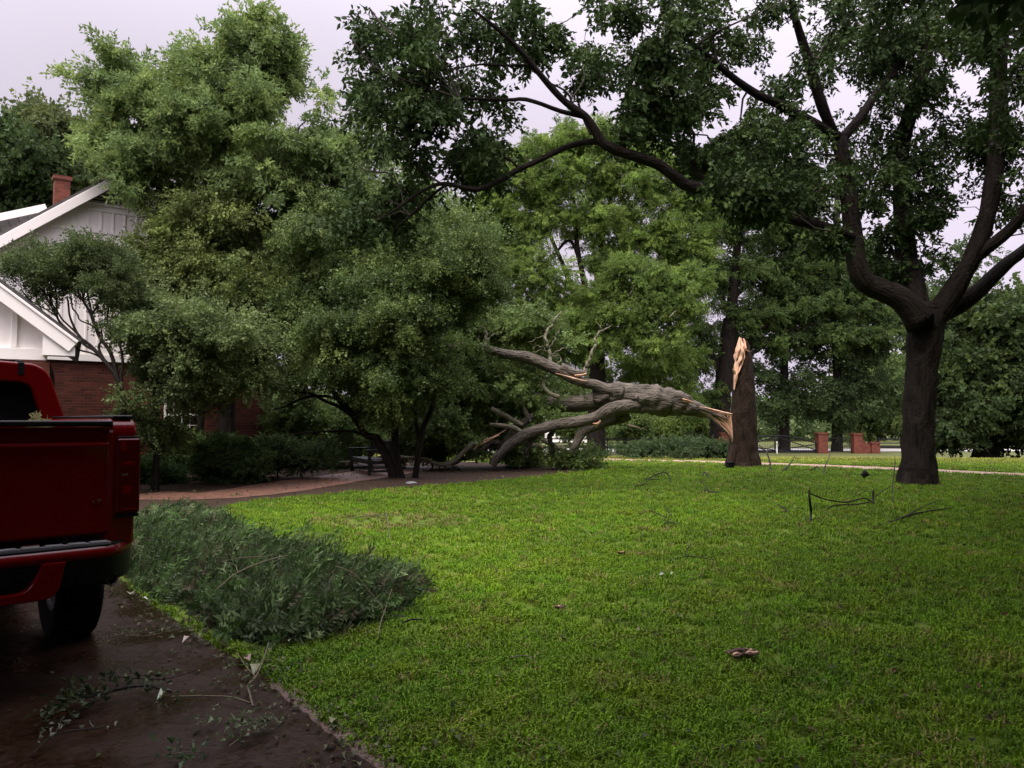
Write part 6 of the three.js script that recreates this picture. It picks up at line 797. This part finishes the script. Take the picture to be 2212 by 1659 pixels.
stick('leafy dark clump of foliage with a bent twig on the lawn left of the stump', [[[1395, 1040, 0.02, 3], [1420, 1036, 0.12, 3], [1436, 1035, 0.16, 3], [1444, 1037, 0.1, 3], [1449, 1046, 0.02, 2]], [[1400, 1042, 0.04, 2], [1425, 1042, 0.05, 2]]], M.blackTwig, 170, { spread: 0.34, rise: 0.2, size: 0.75, tones: [[0.035, 0.06, 0.02], [0.05, 0.085, 0.026], [0.1, 0.13, 0.05]] });
stick('small leafy twig on the lawn below the clump of foliage', [[[1370, 1055, 0.02, 2], [1385, 1055, 0.05, 2], [1398, 1050, 0.08, 2], [1402, 1046, 0.1, 2]]], M.blackTwig, 40, { spread: 0.12, rise: 0.08, tones: [[0.035, 0.06, 0.02], [0.05, 0.085, 0.026]] });
stick('branching twig flat on the lawn in front of the stump', [[[1545, 1070, 0.02, 3], [1525, 1066, 0.04, 3], [1508, 1068, 0.02, 2]], [[1530, 1067, 0.03, 2.5], [1522, 1060, 0.1, 2], [1510, 1054, 0.16, 1.5]], [[1533, 1066, 0.03, 2], [1560, 1070, 0.02, 1.5]]], M.blackTwig, 12, { size: 0.5 });
stick('small curled dark twig on the lawn just left of the stump', [[1517, 1032, 0.02, 2], [1522, 1030, 0.1, 3], [1530, 1034, 0.02, 2.5]]);
stick('twig with dark leaves in the middle of the lawn', [[[1430, 1142, 0.02, 2], [1445, 1140, 0.05, 2], [1462, 1138, 0.02, 2]]], M.blackTwig, 30, { spread: 0.1, rise: 0.05, size: 0.7, tones: [[0.03, 0.06, 0.02]] });
stick('crossing twigs with sparse leaves, left of the upright stick', [[[1405, 1108, 0.02, 2], [1420, 1120, 0.05, 2], [1440, 1124, 0.02, 2]], [[1434, 1106, 0.1, 1.6], [1450, 1122, 0.04, 1.8]]], M.blackTwig, 14, { size: 0.6 });
stick('dark twig lying on the grass right of centre', [[[1455, 1216, 0.02, 2], [1490, 1214, 0.04, 2], [1540, 1218, 0.02, 1.6]], [[1480, 1214, 0.04, 2], [1488, 1204, 0.1, 2]]], M.blackTwig, 22, { size: 0.6, tones: [[0.03, 0.055, 0.02]] });
stick('short dark stick near the tip of the juniper mound', [[868, 1358, 0.02, 4], [890, 1354, 0.03, 4], [912, 1350, 0.02, 2.5]]);
stick('thin dry twig leaning out of the juniper mound over the grass', [[[815, 1392, 0, 2.4], [822, 1372, 0.06, 2.4], [832, 1352, 0.1, 2.2], [846, 1335, 0.2, 1.8]], [[828, 1356, 0.1, 2], [800, 1352, 0.22, 2], [760, 1350, 0.36, 2], [722, 1348, 0.4, 1.6]]], M.deadTwig);
stick('long pale stick lying across the juniper mound', [[[466, 1392, 0.34, 3], [500, 1378, 0.40, 3.4], [550, 1352, 0.42, 3.4], [600, 1330, 0.42, 3], [620, 1324, 0.42, 2.4]], [[512, 1370, 0.4, 2], [505, 1352, 0.42, 1.6], [490, 1345, 0.42, 1.4]]], M.deadTwig);
stick('second pale stick on the juniper mound, above the long one', [[480, 1318, 0.36, 2.4], [520, 1322, 0.4, 2.4], [570, 1318, 0.4, 2], [590, 1312, 0.4, 1.6]], M.deadTwig);
stick('pale twig in the bare patch of the lawn', [[[752, 1126, 0.02, 2], [800, 1122, 0.04, 2.4], [850, 1121, 0.03, 2]], [[833, 1116, 0.06, 1.6], [838, 1140, 0.06, 2], [842, 1170, 0.02, 1.6]]], M.deadTwig);
stick('thin twig on the grass at the bottom left of the lawn', [[1102, 1436, 0.02, 3], [1130, 1434, 0.03, 3], [1155, 1436, 0.02, 2]], M.deadTwig);
stick('forked brown twig on the wet driveway', [[[546, 1545, 0.02, 5], [538, 1525, 0.05, 5], [536, 1505, 0.04, 5], [552, 1490, 0.05, 5], [566, 1470, 0.08, 4], [580, 1440, 0.12, 3]], [[540, 1540, 0.03, 4], [500, 1530, 0.03, 4], [440, 1526, 0.03, 4], [370, 1522, 0.02, 3]], [[552, 1490, 0.05, 3], [530, 1470, 0.06, 2.6], [512, 1440, 0.06, 2]]], M.deadTwig, 90, { spread: 0.35, rise: 0.04, tones: [[0.10, 0.13, 0.06], [0.16, 0.18, 0.10], [0.06, 0.09, 0.03]], size: 0.6 });
stick('dark leafy branch lying flat across the driveway', [[[370, 1516, 0.03, 5], [310, 1512, 0.05, 6], [240, 1522, 0.05, 6], [170, 1538, 0.04, 5], [90, 1552, 0.03, 4]], [[240, 1522, 0.05, 3], [180, 1556, 0.03, 3], [120, 1580, 0.02, 2]]], M.blackTwig, 190, { spread: 0.22, rise: 0.09, tones: [[0.02, 0.035, 0.012], [0.028, 0.045, 0.014], [0.05, 0.07, 0.025]], size: 0.75 });
stick('bare dark twig at the bottom left of the driveway', [[[70, 1649, 0.02, 3], [120, 1618, 0.04, 3.4], [180, 1600, 0.03, 3], [235, 1590, 0.02, 2]], [[118, 1618, 0.04, 3], [132, 1592, 0.06, 2]]], M.blackTwig, 16, { size: 0.6, tones: [[0.2, 0.22, 0.16]] });
stick('curved dark twig by the truck wheel on the driveway', [[[250, 1478, 0.02, 2.4], [310, 1484, 0.02, 2.6], [360, 1482, 0.02, 2.4], [430, 1466, 0.03, 2]]], M.blackTwig, 14, { size: 0.7 });
const PALE = [[0.17, 0.21, 0.11], [0.13, 0.17, 0.085], [0.10, 0.13, 0.06]];
stick('pale leafy sprig at the bottom of the driveway, nearest to the lawn edge', [[[495, 1632, 0.02, 3], [520, 1618, 0.03, 3], [512, 1590, 0.03, 2.6], [490, 1570, 0.02, 2]], [[515, 1600, 0.03, 2.4], [545, 1592, 0.02, 2]]], M.deadTwig, 46, { spread: 0.16, tones: PALE, size: 0.75, name: 'leafy_twig', cat: 'leafy twig' });
stick('row of pale leaves on a twig lying right of the sprig on the driveway', [[[540, 1598, 0.02, 2.4], [575, 1586, 0.02, 2.4], [610, 1578, 0.02, 2]]], M.deadTwig, 44, { spread: 0.10, tones: PALE, size: 0.6, name: 'leafy_twig', cat: 'leafy twig' });
stick('small pale leaf cluster left of the sprig on the driveway', [[[425, 1584, 0.02, 2], [445, 1580, 0.02, 2], [458, 1576, 0.02, 2]]], M.deadTwig, 14, { spread: 0.10, tones: PALE, size: 0.75, name: 'leafy_twig', cat: 'leafy twig' });
stick('green leafy sprig at the very bottom of the driveway', [[[360, 1656, 0.02, 2], [400, 1652, 0.03, 2], [440, 1648, 0.02, 2]]], M.deadTwig, 24, { spread: 0.2, tones: [[0.06, 0.11, 0.04], [0.04, 0.08, 0.03]], size: 0.8, name: 'leafy_twig', cat: 'leafy twig' });
stick('line of pale leaves washed along the driveway beside the truck wheel', [[[255, 1384, 0.02, 2], [290, 1388, 0.02, 2.4], [325, 1386, 0.02, 2], [370, 1376, 0.02, 2], [420, 1370, 0.03, 2]], [[408, 1372, 0.02, 2], [425, 1388, 0.02, 2.4], [437, 1400, 0.02, 2]]], M.deadTwig, 60, { spread: 0.12, tones: [[0.16, 0.18, 0.11], [0.07, 0.10, 0.04]], size: 0.55, name: 'leafy_twig', cat: 'leafy twig' });
{ // bark pieces on the lawn and single leaves
  const bark = (px, py, L, label, n, w) => { const p = onGround(px, py), t = thing('bark_piece', label, 'piece of bark', p.add(V(0, 0.045, 0)), 0.25); const r = rng(px); for (let i = 0; i < n; i++) { const oz = (i - (n - 1) / 2) * w * 0.8; const pts = []; for (let k = 0; k <= 6; k++) pts.push([(k / 6 - 0.5) * L * (0.75 + 0.3 * r()) + (r() - 0.5) * 0.015, 0.012 + 0.02 * r() - Math.abs(oz) * 0.25, oz + (r() - 0.5) * 0.012, w * (k === 0 || k === 6 ? 0.25 : 0.45 + 0.25 * r())]); part(t, i % 2 ? 'inner_wood' : 'bark', limbGeo(pts, { radial: 7, step: 0.015, rough: 0.5, freq: 14, flat: 0.5, seed: i * 3 + px }), i % 2 ? M.rawPale : M.barkChip); } };
  M.rawPale = new THREE.MeshStandardMaterial({ color: col(0.38, 0.24, 0.15), roughness: 0.8 }); M.barkChip = new THREE.MeshStandardMaterial({ color: col(0.055, 0.026, 0.016), roughness: 0.85 });
  bark(1606, 1430, 0.19, 'ragged strip of torn bark with pale edges lying alone on the near lawn', 5, 0.026); bark(1342, 1206, 0.11, 'small brown bark chips in the middle of the lawn', 3, 0.02); bark(1381, 1208, 0.05, 'tiny pale chip right of the bark chips on the lawn', 2, 0.012); bark(1210, 1330, 0.09, 'reddish brown bark scrap at the left of the near lawn', 3, 0.02); bark(1130, 1000, 0.5, 'pale bark slab on the ground under the fallen trunk', 2, 0.06); bark(1020, 1002, 0.5, 'second pale bark slab, left of the fallen trunk foot', 2, 0.06);
  const leaf = (px, py, L, c, label, tilt = 0.15) => { const p = onGround(px, py), m = part(scene, 'leaf', leafGeo(L * 0.9, L * 0.26, L * 0.16, L * 0.22), new THREE.MeshPhysicalMaterial({ color: col(c[0] * 0.5, c[1] * 0.5, c[2] * 0.5), roughness: 0.5, side: THREE.DoubleSide, clearcoat: 0.5, clearcoatRoughness: 0.3 })); m.geometry.computeVertexNormals(); m.rotation.set(-Math.PI / 2 + tilt, 0, 1.2 + px); m.position.copy(p).add(V(0, 0.05, 0)); tag(m, label, 'leaf'); };
  leaf(1424, 1254, 0.07, [0.7, 0.68, 0.6], 'single white leaf in the middle of the lawn', 0.7); leaf(1450, 1254, 0.06, [0.35, 0.4, 0.2], 'pale green leaf beside the white leaf on the lawn', 0.6); leaf(282, 1298, 0.14, [0.40, 0.40, 0.25], 'large pale leaf on the driveway at the foot of the juniper', 0.05); leaf(305, 1306, 0.07, [0.35, 0.38, 0.22], 'small pale leaf just right of the large pale leaf by the juniper', 0.05); leaf(672, 1398, 0.13, [0.26, 0.33, 0.10], 'yellow green leaf on the grass at the lower edge of the juniper', 0.3); leaf(690, 1394, 0.11, [0.22, 0.3, 0.09], 'greener leaf overlapping the yellow green leaf by the juniper', 0.4); leaf(540, 1446, 0.15, [0.36, 0.20, 0.13], 'fallen tan leaf at the driveway edge', 0.05); leaf(555, 1452, 0.12, [0.30, 0.30, 0.14], 'yellowish leaf beside the tan leaf at the driveway edge', 0.1); leaf(410, 1392, 0.08, [0.42, 0.28, 0.22], 'small pinkish leaf on the driveway by the juniper', 0.1); leaf(366, 1512, 0.10, [0.24, 0.30, 0.13], 'pale leaf on the dark leafy branch on the driveway', 0.05); leaf(715, 1586, 0.09, [0.32, 0.32, 0.16], 'pale leaf on the kerb of the driveway', 0.1);
}
{ // leaf scraps strewn over the kerb strip, mulch and grass
  const r = rng(404), L = []; const put = (x, z, y, s, c) => { const q = new THREE.Quaternion().setFromEuler(new THREE.Euler(1.35 + (r() - 0.5) * 0.7, r() * 6.28, (r() - 0.5) * 0.6)), k = 0.6 + 0.8 * r(); L.push([new THREE.Matrix4().compose(V(x, y, z), q, V(s, s, s)), col(c[0] * k, c[1] * k, c[2] * k)]); };
  for (let i = 0; i < 420; i++) { const k = Math.floor(r() * (driveEdge.length - 1)), f = r(), a = driveEdge[k], b = driveEdge[k + 1]; put(lerp(a.x, b.x, f) + (r() - 0.6) * 0.5, lerp(a.z, b.z, f) + (r() - 0.6) * 0.5, 0.03, 0.3 + 0.4 * r(), pick(r, [[0.12, 0.12, 0.05], [0.1, 0.07, 0.04], [0.16, 0.17, 0.09], [0.05, 0.07, 0.02]])); }
  for (let i = 0; i < 300; i++) { const x = lerp(-6, 0.2, r()), z = -lerp(3, 9, r()); if (inPoly(DRIVE, x, z)) put(x, z, 0.02, 0.2 + 0.3 * r(), pick(r, [[0.14, 0.15, 0.09], [0.06, 0.06, 0.03], [0.09, 0.12, 0.05]])); }
  for (let i = 0; i < 900; i++) { const x = lerp(-9, 3, r()), z = -lerp(14, 25, r()); if (inPoly(BED, x, z)) put(x, z, 0.03, 0.5 + 0.5 * r(), pick(r, [[0.12, 0.11, 0.05], [0.08, 0.05, 0.03], [0.16, 0.17, 0.07], [0.06, 0.09, 0.03]])); }
  for (let i = 0; i < 500; i++) { const d = 3.3 + 20 * r() * r(), x = (r() * 2 - 1) * d * 0.67; if (isLawn(x, -d)) put(x, -d, 0.055, 0.3 + 0.5 * r(), pick(r, [[0.05, 0.08, 0.02], [0.03, 0.05, 0.015], [0.12, 0.14, 0.05], [0.09, 0.05, 0.025]])); }
  for (let i = 0; i < 420; i++) { const d = 3.5 + 20 * r() ** 1.4, x = (r() * 2 - 1) * d * 0.67; if (isLawn(x, -d)) put(x, -d, 0.05, 0.25 + 0.4 * r(), pick(r, [[0.02, 0.035, 0.012], [0.03, 0.05, 0.015], [0.035, 0.022, 0.012], [0.16, 0.17, 0.08]])); }
  tag(instances(scene, 'leaf_litter', leafGeo(0.10, 0.026, 0.012, 0.015), M.leaf, L), 'scattered leaf scraps strewn by the storm over lawn, bed and driveway', 'leaf litter', null, 'stuff');
}

console.log('leaf sprigs', leafCount);
scene.traverse(o => { if (o.isMesh) { o.castShadow = true; o.receiveShadow = true; } });
renderer.render(scene, camera);
